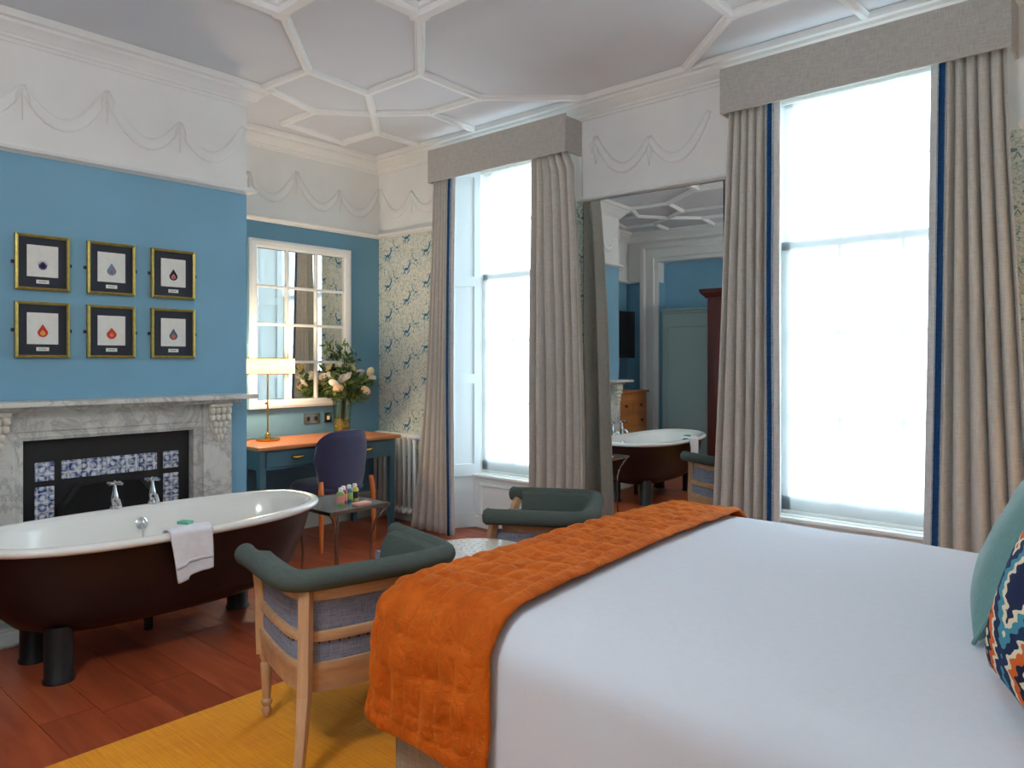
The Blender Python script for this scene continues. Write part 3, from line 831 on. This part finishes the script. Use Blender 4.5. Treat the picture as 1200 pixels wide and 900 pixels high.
# ------------------------------------------------------------------ wall sockets
for i, (y0, y1, lab) in enumerate(((-.775, -.620, 'double brushed-steel wall socket above the desk'), (-.578, -.505, 'single brushed-steel wall switch beside the vase'))):
    t = thing('wall_socket', lab, 'socket', (0, (y0 + y1) / 2, .893)); h = (y1 - y0) / 2
    MB().box(.001, .009, -h, h, -.043, .043).build('plate', 'leg_steel', t, bevel=.003)
    for c in ((-.035, .035) if i == 0 else (0,)):
        MB().box(.009, .012, c - .012, c + .012, -.018, .014).build('rocker', 'cap_white' if i else 'black_iron', t)

# ------------------------------------------------------------------ vase of flowers
VX, VY = .13, -.49
t = thing('flower_vase', 'clear glass vase of cream and white flowers on the desk', 'vase', (VX, VY, .77))
MB().lathe([(0, 0), (.060, 0), (.066, .01), (.070, .10), (.075, .22), (.080, .30), (.076, .30), (.071, .22), (.066, .10), (.061, .014), (0, .014)], 28).build('vase', 'vase_glass', t, smooth=True)
MB().lathe([(0, .015), (.060, .016), (.064, .06), (.066, .115), (0, .116)], 24).build('moss', 'moss', t, smooth=True)
rnd = random.Random(5)
q = MB(); L1 = MB(); L2 = MB(); heads = []
def leafq(mb, p, d, ln, wd):
    d = Vector(d).normalized(); sd = d.cross(Vector((rnd.uniform(-1, 1), rnd.uniform(-1, 1), rnd.uniform(-1, 1)))).normalized(); nn = d.cross(sd) * ln * .12; p = Vector(p)
    a = p; b = p + d * ln * .45 + sd * wd / 2 + nn; c = p + d * ln; e = p + d * ln * .45 - sd * wd / 2 + nn; m = p + d * ln * .5
    mb.add([a, b, c, e, m], [(0, 1, 4), (1, 2, 4), (0, 4, 3), (4, 2, 3)])
for k in range(34):
    an = rnd.uniform(0, 2 * PI); sp = rnd.uniform(.02, .22)
    hz = rnd.uniform(.38, .60) - sp * .5
    if k < 3: hz = (.74, .68, .64)[k]; sp = .03 + .05 * k; an = (1.2, 2.4, 1.8)[k]
    ex = max(-.10, sp * math.cos(an)); ey = sp * math.sin(an)
    pts = [(rnd.uniform(-.03, .03), rnd.uniform(-.03, .03), .05), (ex * .15, ey * .15, .26), (ex * .6, ey * .6, .26 + (hz - .26) * .65), (ex, ey, hz)]
    q.tube(pts, .003, 5)
    for j in range(30):
        f = rnd.uniform(.35, 1.0)
        pp = Vector(pts[1]).lerp(Vector(pts[3]), f) + Vector((rnd.uniform(-.03, .03), rnd.uniform(-.035, .035), rnd.uniform(-.03, .03)))
        pp.x = max(pp.x, -.11)
        dr = (ex * 2 + rnd.uniform(-.5, .8), ey * 2 + rnd.uniform(-.8, .8), rnd.uniform(-.4, .9))
        leafq(L1 if rnd.random() < .6 else L2, pp, dr, rnd.uniform(.04, .085), rnd.uniform(.02, .042))
    if k >= 3: heads.append((ex, ey, hz))
for mb in (q, L1, L2): mb.v = [(max(x, -.080), y, z) for x, y, z in mb.v]
q.build('stems', 'leaf', t)
for mb, m in ((L1, 'leaf'), (L2, 'leaf_light')):
    o = mb.build('foliage', m, t); o['kind'] = 'stuff'
def rose(mat, r, nm='flower_head'):
    mb = MB()
    for ring, (n, rr, tilt, hh) in enumerate(((3, .35, .15, .55), (5, .65, .5, .6), (6, 1.0, .95, .5))):
        for i in range(n):
            a0 = 2 * PI * (i + ring * .37) / n
            def pet(u, v):
                a = a0 + (u - .5) * 2 * PI / n * 1.5; s = rr * r * (.35 + .65 * math.sin(min(1, v * 1.1) * PI / 2 * (.6 + tilt * .4)))
                return (s * math.cos(a), s * math.sin(a), r * hh * v * 1.7 * (1 - tilt * .45) - .05 * r * (u - .5) ** 2 - r * .35)
            mb.grid(pet, 5, 5)
    mb.lathe([(0, -.5 * r), (.3 * r, -.4 * r), (.35 * r, 0), (.2 * r, .3 * r), (0, .36 * r)], 10)
    return mb.build(nm, mat, t, smooth='all')
kinds = [rose('petal_white', .046), rose('petal_blush', .044), rose('petal_cream', .040)]
used = [False] * 3
for i, (ex, ey, hz) in enumerate(heads[:26]):
    k = (0, 0, 1, 2)[i % 4]
    o = kinds[k] if not used[k] else share(kinds[k], 'flower_head', t)
    used[k] = True
    o.location = (max(ex * 1.15, -.036), ey * 1.12, hz + .035); o.rotation_euler = (rnd.uniform(-.5, .5) - ey * 2.2, rnd.uniform(-.1, .6) + ex * 2.5 + .35, rnd.uniform(0, 6))

# ------------------------------------------------------------------ desk chair
t = thing('desk_chair', 'navy upholstered chair with a rounded back and tapered wooden legs at the desk', 'chair', (.56, -.905, 0))
def back(u, v, off):
    a = (u - .5) * 2; w0 = .235 * (1 - .10 * (1 - v) ** 2)
    top = (1 - abs(a) ** 3.2) ** (1 / 3.2); bt = (1 - abs(a) ** 4) ** (1 / 4.)
    z = .62 - .21 * bt + (.235 * top + .21 * bt) * v
    y = w0 * a * 1.0
    x = .195 + .09 * (z - .42) - .16 * (y / .235) ** 2 * .55 + off
    return (x, y, z)
def shell(th):
    mb = MB(); n = 25
    A = [[back(i / (n - 1), j / (n - 1), th * (1 - ((2 * i / (n - 1) - 1) ** 8)) ** .5 * (1 - (2 * j / (n - 1) - 1) ** 8) ** .5) for j in range(n)] for i in range(n)]
    B = [[back(i / (n - 1), j / (n - 1), -th * (1 - ((2 * i / (n - 1) - 1) ** 8)) ** .5 * (1 - (2 * j / (n - 1) - 1) ** 8) ** .5) for j in range(n)] for i in range(n)]
    mb.grid(lambda u, v: A[round(u * (n - 1))][round(v * (n - 1))], n, n); mb.grid(lambda u, v: B[round(u * (n - 1))][round(v * (n - 1))], n, n); return mb
shell(.026).build('backrest', 'velvet_navy', t, smooth='all')
MB().tube([back(k / 40, 1., 0) for k in range(1, 40)], .006, 6).build('piping', 'velvet_navy', t, smooth='all')
def seat(u, v):
    a = 2 * PI * u; ph = -PI / 2 + PI * v; c = max(1e-3, math.cos(ph)) ** .35
    return (-.04 + .245 * sgnpow(math.cos(a), .6) * c, .235 * sgnpow(math.sin(a), .6) * c, .425 + .045 * math.sin(ph))
MB().grid(seat, 40, 13, True).build('seat', 'velvet_navy', t, smooth='all')
for sx, sy in ((1, -1), (1, 1), (-1, -1), (-1, 1)):
    if sx > 0: pts = [(.232, sy * .236, 0), (.222, sy * .228, .40), (.205, sy * .222, .50)]; rs = [.013, .021, .017]
    else: pts = [(-.25, sy * .215, 0), (-.22, sy * .19, .40)]; rs = [.013, .020]
    MB().tube(pts, rs, 12).build('leg', 'orange_wood', t, smooth=True)

# ------------------------------------------------------------------ radiator
t = thing('radiator', 'white column radiator in the wallpapered corner behind the desk', 'radiator', (.07, -.085, 0))
s0 = None
for k in range(9):
    x = .03 + k * .064
    if s0 is None:
        q = MB()
        for y in (-.034, .034): q.tube([(0, y, .10), (0, y, .72)], .0135, 10)
        q.tube([(0, -.047, .105), (0, .047, .105)], [.022, .022], 10).tube([(0, -.047, .725), (0, 0, .735), (0, .047, .725)], [.022, .024, .022], 10)
        s0 = q.build('section', 'radiator_paint', t, smooth='all'); s0.location = (x, 0, 0)
    else: share(s0, 'section', t, (x, 0, 0))
MB().tube([(.0, 0, .105), (.58, 0, .105)], .015, 10).tube([(.0, 0, .725), (.58, 0, .725)], .015, 10).build('manifold', 'radiator_paint', t, smooth=True)
for x in (.03, .552): MB().box(x - .012, x + .012, -.04, .04, 0, .09).build('foot', 'radiator_paint', t, bevel=.004)

# ------------------------------------------------------------------ glass side table with toiletries
t = thing('side_table', 'small smoked-glass side table on bent steel legs by the bath end', 'table', (1.525, -1.53, 0))
MB().box(-.245, .245, -.215, .215, .498, .508).build('table_top', 'smoked_glass', t, bevel=.003)
MB().sweep([(-.245, -.215), (.245, -.215), (.245, .215), (-.245, .215)], [(-.002, .490), (-.002, .510), (.008, .510), (.008, .490)], True).build('top_rim', 'leg_steel', t)
for sx in (-1, 1):
    for sy in (-1, 1):
        pts = [(sx * .235, sy * .205, .49), (sx * .215, sy * .175, .455), (sx * .19, sy * .145, .40), (sx * .175, sy * .13, .32), (sx * .17, sy * .125, .2), (sx * .175, sy * .13, 0)]
        MB().tube(pts, .0075, 8).build('leg', 'leg_steel', t, smooth='all')
BT = [('bottle_green', 'label_pink', 'green toiletry bottle with a pink label, nearest the bath'), ('bottle_red', 'label_pink', 'red toiletry bottle second from the bath'), ('bottle_blue', 'label_lime', 'blue and lime toiletry bottle third from the bath'), ('bottle_yellow', 'label_black', 'yellow toiletry bottle with a dark band, farthest from the bath')]
for k, (c, lb, lab) in enumerate(BT):
    t = thing('toiletry_bottle', lab, 'bottle', (1.60 - .012 * k + (.03 if k == 0 else 0), -1.575 + .050 * k, .509), 0, 'toiletry bottles on the glass table')
    hh = .100
    MB().lathe([(0, 0), (.021, 0), (.023, .004), (.023, hh * .72), (.018, hh * .80), (.010, hh * .84), (.010, hh * .88)], 18).build('body', c, t, smooth=True)
    MB().lathe([(.0235, hh * .18), (.0238, hh * .19), (.0238, hh * .58), (.0235, hh * .59)], 18).build('label_band', lb, t, smooth=True)
    MB().lathe([(0, hh * .84), (.013, hh * .84), (.014, hh * .98), (.011, hh * 1.05), (0, hh * 1.06)], 16).build('cap', 'cap_white', t, smooth=True)
o = MB().box(-.03, .03, -.055, .055, 0, .016).build('wrapped_soap', 'soap_paper', None, bevel=.005); o.location = (1.70, -1.475, .509); o.rotation_euler = (0, 0, .08)
tag(o, 'small pink wrapped soap in front of the toiletry bottles', 'soap')

# ------------------------------------------------------------------ rug
o = MB().box(-1.30, 1.30, -1.04, 1.04, 0, .011).build('rug', 'rug_mustard', None, bevel=.004); o.location = (3.80, -3.26, .0005)
tag(o, 'mustard yellow woven rug under the bed and the near armchair', 'rug')

# ------------------------------------------------------------------ armchairs
def mirror_path(p): return p + [(x, -y) for x, y in reversed(p) if abs(y) > 1e-6]
def smooth_path(p, n=3):
    for _ in range(n):
        q = [p[0]]
        for a, b in zip(p[:-1], p[1:]): q += [(a[0] * .75 + b[0] * .25, a[1] * .75 + b[1] * .25), (a[0] * .25 + b[0] * .75, a[1] * .25 + b[1] * .75)]
        p = q + [p[-1]]
    return p
def armchair(loc, rz, lab):
    t = thing('armchair', lab, 'armchair', loc, rz, 'low armchairs')
    F = smooth_path(mirror_path([(.20, .245), (0., .262), (-.20, .262), (-.262, .20), (-.27, 0)]), 2)
    Rl = smooth_path(mirror_path([(.17, .312), (0., .314), (-.20, .318), (-.268, .285), (-.288, .19), (-.292, 0)]), 2)
    MB().sweep(F, [(-.004, .245), (-.010, .315), (-.014, .322), (-.012, .345), (.03, .345), (.03, .245)]).build('seat_rail', 'oak_rail', t, smooth=True)
    MB().sweep(F, [(0, .345), (-.002, .38), (0, .415), (.02, .415), (.02, .345)]).build('side_band', 'linen_chair', t, smooth=True)
    MB().sweep(F, [(-.010, .415), (-.014, .43), (-.010, .448), (.024, .448), (.024, .415)]).build('mid_rail', 'oak_rail', t, smooth=True)
    MB().sweep(F, [(.002, .448), (-.004, .50), (.002, .56), (.022, .56), (.022, .448)]).build('back_panel', 'linen_chair', t, smooth=True)
    Ft = [p for p in F if p[0] < .14]
    MB().sweep(Ft, [(-.010, .552), (-.016, .58), (-.012, .604), (.026, .604), (.026, .552)]).build('top_rail', 'oak_rail', t, smooth=True)
    MB().sweep(Ft, [(-.016, .600), (-.026, .609), (-.020, .616), (-.002, .616), (-.002, .600)]).build('piping_band', 'linen_chair', t, smooth=True)
    n = len(Rl); pts = [(x, y, .630) for x, y in Rl]
    rs = [.037] * n
    f0, f1 = Vector(pts[0]), Vector(pts[-1]); d0 = (f0 - Vector(pts[1])).normalized(); d1 = (f1 - Vector(pts[-2])).normalized()
    head = [tuple(f0 + d0 * k) for k in (.040, .034, .018)]; tail = [tuple(f1 + d1 * k) for k in (.018, .034, .040)]
    MB().tube(head + pts + tail, [.012, .030, .040] + rs + [.040, .030, .012], 18).build('arm_roll', 'wool_green', t, smooth='all')
    MB().sweep([p for p in F if p[0] < .13], [(.022, .42), (.048, .43), (.052, .52), (.040, .60), (.012, .644), (-.032, .652), (-.032, .622), (.018, .606)]).build('inner_back', 'wool_green', t, smooth=True)
    inner = [(x * .90 + .0, y * .84) for x, y in F]
    q = MB().prism([(x, y, .345) for x, y in inner], (0, 0, .085)); q.build('seat_cushion', 'wool_green', t, bevel=.02, seg=3)
    MB().box(.185, .215, -.215, .215, .255, .345).build('front_rail', 'oak_rail', t, bevel=.004)
    MB().box(.186, .208, -.22, .22, .345, .415).build('front_band', 'linen_chair', t, bevel=.006)
    for s in (-1, 1):
        MB().lathe([(0, 0), (.012, 0), (.016, .012), (.020, .025), (.014, .04), (.021, .052), (.021, .06), (.015, .068), (.021, .16), (.024, .20), (.018, .21), (.026, .225), (.026, .25)], 18, (.200, s * .228, 0)).build('leg', 'oak', t, smooth=True)
        # arm support rising from the front leg
        MB().tube([(.205, s * .238, .24), (.205, s * .243, .36), (.19, s * .250, .47), (.168, s * .268, .575), (.155, s * .285, .61)], [.030, .028, .026, .026, .026], 4).build('arm_support', 'oak', t, bevel=.004)
        pp = [(-.322, s * .298, 0), (-.321, s * .297, .012), (-.292, s * .275, .12), (-.268, s * .256, .25), (-.262, s * .250, .45), (-.262, s * .250, .615)]
        MB().tube(pp, [.019, .019, .023, .028, .027, .028], 4).xf(Matrix.Identity(4)).build('rear_leg', 'oak', t, bevel=.003)
    for nm, zz, off in (('nail_row', .609, -.024), ('nail_row', .408, -.002)):
        q = MB(); acc = 0; last = Vector(F[0])
        P = [Vector(p) for p in F]
        for a, b in zip(P[:-1], P[1:]):
            d = (b - a); L = d.length; d.normalize(); nn = Vector((-d.y, d.x)); s = 0
            while acc + (L - s) >= .034:
                s += .034 - acc; acc = 0; c = a + d * s + nn * (off)
                q.tube([(c.x, c.y, zz), (c.x - nn.x * .004, c.y - nn.y * .004, zz)], [.0042, .002], 6)
            acc += L - s
        o = q.build(nm, 'nail', t); o['kind'] = 'stuff'
    return t
armchair((2.978, -2.520, .0145), math.radians(167.7), 'low oak armchair with a green roll top, nearest, seen from behind at the bed foot')
armchair((2.90, -1.285, 0), math.radians(210), 'low oak armchair with a green roll top, farther one in front of the window')

# ------------------------------------------------------------------ round table
t = thing('round_table', 'small round table with a mottled pale stone top between the armchairs', 'table', (3.09, -1.925, 0))
MB().lathe([(0, .522), (.236, .522), (.245, .528), (.245, .545), (.24, .55), (0, .55)], 56).build('table_top', 'terrazzo', t, smooth=True, angle=30)
MB().lathe([(0, .50), (.20, .50), (.205, .522), (0, .522)], 40).build('top_support', 'oak', t, smooth=True)
MB().tube([(0, 0, .03), (0, 0, .50)], .028, 14).build('column', 'oak', t, smooth=True)
MB().lathe([(0, 0), (.16, 0), (.16, .015), (.05, .035), (0, .035)], 36).build('base', 'oak', t, smooth=True)

# ------------------------------------------------------------------ bed
B = dict(x0=3.455, x1=5.50, y0=-2.755, y1=-.945, top=.655, r=.11)
t = thing('bed', 'large double bed with linen divan base', 'bed', (4.5, -1.85, 0))
def bb(name, mat, x0, x1, y0, y1, z0, z1, parent=None, bevel=.01): return MB().box(x0 - 4.5, x1 - 4.5, y0 + 1.85, y1 + 1.85, z0, z1).build(name, mat, parent or t, bevel=bevel)
base = bb('divan_base', 'linen_divan', 3.50, 5.49, -2.70, -1.0, .09, .36, None, .012)
bb('mattress', 'cotton_white', 3.51, 5.48, -2.69, -1.01, .36, .635, None, .05)
for a, b in ((3.505, 3.765), (3.772, 4.60), (4.607, 5.45)): bb('divan_panel', 'linen_divan', a, b, -2.712, -2.70, .095, .345, base, .005)
for x in (3.62, 5.3):
    for y in (-2.58, -1.12): MB().lathe([(0, .013), (.03, .013), (.035, .09), (0, .09)], 14, (x - 4.5, y + 1.85, 0)).build('foot', 'black_iron', t)
bb('headboard', 'headboard_fabric', 5.505, 5.585, -2.80, -.90, .03, 1.30, None, .03)

def drape(px, py, grow, hang_scale=1.):
    r = B['r'] + grow; top = B['top'] + grow
    cx0 = B['x0'] + B['r']; cy0 = B['y0'] + B['r']; cy1 = B['y1'] - B['r']
    dx = min(0., px - cx0); dy = py - cy0 if py < cy0 else (py - cy1 if py > cy1 else 0.)
    ex = min(max(px, cx0), 9); ey = min(max(py, cy0), cy1)
    L = max(abs(dx), abs(dy)); e = math.hypot(dx, dy)
    if e < 1e-9: return Vector((ex, ey, top)), Vector((0, 0, 1)), 0.
    ux, uy = dx / e, dy / e
    if L < r * PI / 2: h = r * math.sin(L / r); z = r * (1 - math.cos(L / r)); nz = math.cos(L / r)
    else: h = r + .03 * (L - r * PI / 2); z = r + (L - r * PI / 2); nz = 0.
    nh = math.sqrt(max(0, 1 - nz * nz))
    return Vector((ex + ux * h, ey + uy * h, top - z)), Vector((ux * nh, uy * nh, nz)), L
# duvet
HN = .47
def duv(u, v):
    px = B['x0'] + B['r'] - HN + (5.18 - (B['x0'] + B['r'] - HN)) * u; py = (B['y0'] + B['r'] - HN) + (B['y1'] - B['y0'] - 2 * B['r'] + 2 * HN) * v
    p, n, L = drape(px, py, .008)
    cr = .016 * (1 - min(1, ((py + 1.85) / .9) ** 2)); p.z += cr if L < .02 else cr * 0
    d = .010 * fbm(px * 1.3, py * 1.5, 3.) + .006 * fbm(px * 3, py * 3, 8.)
    if L > .15: d += .010 * fbm(px * 3.5, py * 3.5, 1.3) * min(1, (L - .15) / .15)
    if px < 4.2: d *= .15 + .85 * max(0, (px - 3.95) / .25)
    p += n * d
    return tuple(p)
o = MB().grid(duv, 120, 110).build('duvet', 'cotton_white', None, smooth='all', solid=.006)
tag(o, 'smooth white duvet spread over the bed', 'duvet')
# quilted runner
def run(u, v):
    hn = .50; hf = .40
    py = (B['y0'] + B['r'] - hn) + (B['y1'] - B['y0'] - 2 * B['r'] + 2 * hn) * v
    tt = min(1, max(0, (py - B['y1']) / (B['y0'] - B['y1'])))
    xh = 3.86 + .12 * tt ** 1.3; xf = B['x0'] + B['r'] - hf
    px = xf + (xh - xf) * u
    p, n, L = drape(px, py, .030)
    cr = .016 * (1 - min(1, ((py + 1.85) / .9) ** 2)); p.z += cr if L < .02 else 0
    s = (px - xh) ; e = min(abs(px - xh), abs(px - xf), abs(abs(py - (B['y0'] + B['y1']) / 2) - ((B['y1'] - B['y0']) / 2 - B['r'] + hn)))
    if e < .055: q = math.sin(PI * min(1, max(0, e) / .055)) ** .5
    else: q = (abs(math.sin(PI * (e - .055 if abs(px - xh) == e else (xh - px - .055)) / .066)) ** .5) * (abs(math.sin(PI * (py + .03 * fbm(px * 4, 0, 0)) / .105)) ** .4)
    d = .013 * q
    d += .006 * fbm(px * 9, py * 9, 4.) + .005 * fbm(px * 22, py * 22, 9.)
    if L > .12:
        k = min(1, (L - .12) / .2); d += k * (.020 * fbm(px * 5 + py * 1.5, py * 4, 2.2) + .015 * fbm(px * 13, py * 9, 5.5))
    p += n * (max(d, -.005) + .004)
    return tuple(p)
o = MB().grid(run, 110, 300).build('bed_runner', 'velvet_orange', None, smooth='all', solid=.008)
tag(o, 'quilted orange velvet runner laid across the foot of the bed', 'bed runner')

def cushion_mesh(wd, ht, th, pinch=.06):
    mb = MB(); n = 33
    for sg in (1, -1):
        def f(u, v):
            a, b = 2 * u - 1, 2 * v - 1
            k = ((1 - abs(a) ** 2.6) * (1 - abs(b) ** 2.6)); k = max(0, k) ** .55
            sx = 1 - pinch * (1 - abs(b) ** 2) * 0 - pinch * (b * b) * 0
            x = a * wd / 2 * (1 - pinch * (1 - a * a) * 0) * (1 - pinch * (1 - b ** 2) * abs(a) ** 3); y = b * ht / 2 * (1 - pinch * (1 - a ** 2) * abs(b) ** 3)
            return (x, y, sg * th / 2 * k + .006 * fbm(a * 2.5, b * 2.5, sg) * k)
        mb.grid(f, n, n)
    return mb
def edge_path(wd, ht, pinch=.06):
    pts = []
    for k in range(0, 33): b = -1 + k / 16; pts.append((wd / 2 * (1 - pinch * (1 - b * b)), b * ht / 2, 0))
    for k in range(0, 33): a = 1 - k / 16; pts.append((a * wd / 2, ht / 2 * (1 - pinch * (1 - a * a)), 0))
    for k in range(0, 33): b = 1 - k / 16; pts.append((-wd / 2 * (1 - pinch * (1 - b * b)), b * ht / 2, 0))
    for k in range(0, 33): a = -1 + k / 16; pts.append((a * wd / 2, -ht / 2 * (1 - pinch * (1 - a * a)), 0))
    return [p for i, p in enumerate(pts) if i == 0 or (Vector(p) - Vector(pts[i - 1])).length > 1e-5]
def cushion(name, lab, cat, mat, wd, ht, th, centre, side, up, piping=None, group=None):
    t = thing(name, lab, cat, centre, 0, group)
    s = Vector(side).normalized(); u = Vector(up); u = (u - s * u.dot(s)).normalized(); n = s.cross(u)
    R3 = Matrix((s, u, n)).transposed()
    t.rotation_euler = R3.to_euler()
    cushion_mesh(wd, ht, th).build('cover', mat, t, smooth='all')
    if piping: MB().tube(edge_path(wd, ht), .0055, 7).build('piping', piping, t, smooth='all')
    return t
cushion('cushion', 'pale teal velvet piped cushion leaning at the bed head', 'cushion', 'velvet_teal', .50, .50, .19, (5.062, -1.90, .918), (0, 1, 0), (.42, 0, .907), 'velvet_teal', 'cushions on the bed')
cushion('cushion', 'ikat cushion in navy, orange and cream, nearest on the bed', 'cushion', 'ikat', .45, .45, .17, (5.165, -2.46, .905), (.40, -.92, 0), (.30, .12, .94), None, 'cushions on the bed')
cushion('pillow', 'white sleeping pillow upright behind the teal cushion', 'pillow', 'cotton_white', .70, .46, .17, (5.36, -1.42, .87), (0, 1, 0), (.25, 0, .96), None, 'white pillows')
cushion('pillow', 'white sleeping pillow upright behind the ikat cushion', 'pillow', 'cotton_white', .70, .46, .17, (5.375, -2.20, .87), (0, 1, 0), (.25, 0, .96), None, 'white pillows')

# ------------------------------------------------------------------ bedside table and lamp beyond the pillows
t = thing('bedside_table', 'oak bedside table at the far side of the bed head', 'table', (5.36, -.58, 0))
MB().box(-.19, .19, -.20, .20, .50, .53).build('table_top', 'oak', t, bevel=.005)
MB().box(-.17, .17, -.18, .18, .32, .50).build('body', 'oak', t)
d = MB().box(-.18, -.17, -.17, .17, .335, .485).build('drawer', 'oak', t, bevel=.003)
MB().lathe([(0, 0), (.012, 0), (.012, .02), (0, .022)], 12).xf(Matrix.Translation((-.18, 0, .41)) @ Matrix.Rotation(-PI / 2, 4, 'Y')).build('knob', 'brass', d)
for x in (-.155, .155):
    for y in (-.165, .165): MB().tube([(x, y, 0), (x, y, .32)], [.011, .017], 10).build('leg', 'oak', t, smooth=True)
t = thing('bedside_lamp', 'bedside lamp with a cream drum shade beyond the bed head', 'lamp', (5.38, -.58, .53))
MB().lathe([(0, 0), (.07, 0), (.07, .012), (.03, .02), (.05, .10), (.045, .17), (.012, .22), (.010, .28)], 24).build('base', 'brass', t, smooth=True)
MB().grid(lambda u, v: ((.15 - .03 * v) * math.cos(2 * PI * u), (.15 - .03 * v) * math.sin(2 * PI * u), .25 + .20 * v), 40, 2, True).build('shade', 'lamp_shade_cloth', t, smooth='all', solid=.002)
lamp(t, (0, 0, .34), 12., (1., .66, .36), .03)

# ------------------------------------------------------------------ unseen globe added behind the camera to fill the window wall
t = thing('fill_pendant', 'unseen frosted globe added as fill light at the far end of the room', 'fill lamp', (3.70, -4.35, RZ))
MB().lathe([(0, -.03), (.06, -.03), (.065, -.001), (0, -.001)], 24).build('ceiling_rose', 'brass', t, smooth=True)
MB().tube([(0, 0, -.02), (0, 0, -.46)], .004, 8).build('flex', 'cable_black', t)
MB().lathe([(0, -.50), (.035, -.50), (.04, -.46), (.02, -.44), (0, -.44)], 20).build('gallery', 'brass', t, smooth=True)
g = MB(); g.grid(lambda u, v: (.18 * math.sin(PI * max(v, .02)) * math.cos(2 * PI * u), .18 * math.sin(PI * max(v, .02)) * math.sin(2 * PI * u), -.66 + .18 * math.cos(PI * max(v, .02))), 32, 17, True)
GM = bpy.data.materials.new('fill_globe'); GM.use_nodes = True
GM.node_tree.nodes['Principled BSDF'].inputs['Base Color'].default_value = (.9, .9, .88, 1)
GM.node_tree.nodes['Principled BSDF'].inputs['Emission Color'].default_value = (1., .985, .97, 1)
GM.node_tree.nodes['Principled BSDF'].inputs['Emission Strength'].default_value = GLOBE
M['fill_globe'] = GM
g.build('globe', 'fill_globe', t, smooth='all')

# ------------------------------------------------------------------ the far end of the room, seen in the pier mirror
t = sempty('door_1', 'white doorway architrave round a pale green panelled front')
MB().sweep([(DX0, 0), (DX0, 2.73), (DX1, 2.73), (DX1, 0)], [(0, RY), (0, RY + .03), (.05, RY + .04), (.06, RY + .055), (.17, RY + .055), (.20, RY + .075), (.25, RY + .08), (.26, RY)], False, 'xz').build('architrave', 'white_gloss', t)
g = MB().box(DX0 + .003, DX1 - .003, RY - .195, RY - .10, 0, 2.02).build('door_panel', 'green_paint', t)
MB().box(DX0 + .003, DX1 - .003, RY - .195, RY - .07, 2.02, 2.055).box(DX0 + .003, DX1 - .003, RY - .195, RY - .04, 2.055, 2.09).build('panel_cornice', 'green_paint', t, bevel=.008)
for a, b in ((DX0 + .06, DX0 + .66), (DX0 + .76, DX1 - .06)):
    MB().sweep([(a, .15), (a, 1.86), (b, 1.86), (b, .15)], [(0, RY - .102), (0, RY - .085), (-.02, RY - .085), (-.03, RY - .102)], True, 'xz').build('panel_moulding', 'green_paint', g)
# chest of drawers
t = thing('chest_of_drawers', 'pine chest of drawers in the alcove beyond the fireplace', 'chest', (.27, -4.28, 0))
MB().box(-.24, .22, -.42, .42, .06, .96).build('carcass', 'pine', t, bevel=.004)
MB().box(-.25, .25, -.45, .45, .96, .99).build('top', 'pine', t, bevel=.008)
MB().box(-.23, .21, -.41, .41, 0, .06).build('plinth', 'pine', t)
z = .09
for k, (hh, n) in enumerate(((.21, 1), (.21, 1), (.20, 1), (.19, 2))):
    for j in range(n):
        a, b = (-.40, .40) if n == 1 else ((-.40, -.006) if j == 0 else (.006, .40))
        d = MB().box(.22, .232, a, b, z, z + hh - .012).build('drawer', 'pine', t, bevel=.004)
        for c in ((a + .17, b - .17) if n == 1 else ((a + b) / 2,)):
            MB().lathe([(0, 0), (.010, 0), (.010, .012), (.02, .02), (.016, .032), (0, .034)], 12).xf(Matrix.Translation((.232, c, z + hh / 2 - .006)) @ Matrix.Rotation(PI / 2, 4, 'Y')).build('knob', 'mahogany', d, smooth=True)
    z += hh
# television
t = thing('television', 'flat black television on a wall arm above the chest of drawers', 'television', (.20, -4.20, 1.72), math.radians(12))
MB().box(.0, .04, -.48, .48, -.31, .31).build('casing', 'black_iron', t, bevel=.004)
MB().box(.04, .043, -.465, .465, -.295, .295).build('screen', 'tv_black', t)
MB().box(-.19, 0, -.05, .05, -.05, .05).build('wall_arm', 'black_iron', t)
# wardrobe
t = thing('wardrobe', 'dark mahogany wardrobe with a projecting cornice at the far end', 'wardrobe', (2.02, -4.70, 0))
MB().box(-.58, .58, -.28, .27, .08, 2.14).build('carcass', 'mahogany', t, bevel=.004)
MB().box(-.60, .60, -.28, .29, 0, .08).build('plinth', 'mahogany', t, bevel=.004)
MB().sweep([(-.58, -.28), (.58, -.28), (.58, .27), (-.58, .27)], [(.02, 2.14), (-.02, 2.14), (-.03, 2.16), (-.07, 2.20), (-.08, 2.25), (.02, 2.25)], True).build('cornice', 'mahogany', t, smooth=True, angle=30)
for s in (-1, 1):
    d = MB().box(min(0, s * .55) + .004, max(0, s * .55) - .004, .27, .288, .12, 2.10).build('door', 'mahogany', t, bevel=.004)
    MB().lathe([(0, 0), (.012, 0), (.012, .02), (0, .022)], 12).xf(Matrix.Translation((s * .05, .288, 1.05)) @ Matrix.Rotation(-PI / 2, 4, 'X')).build('knob', 'brass', d)
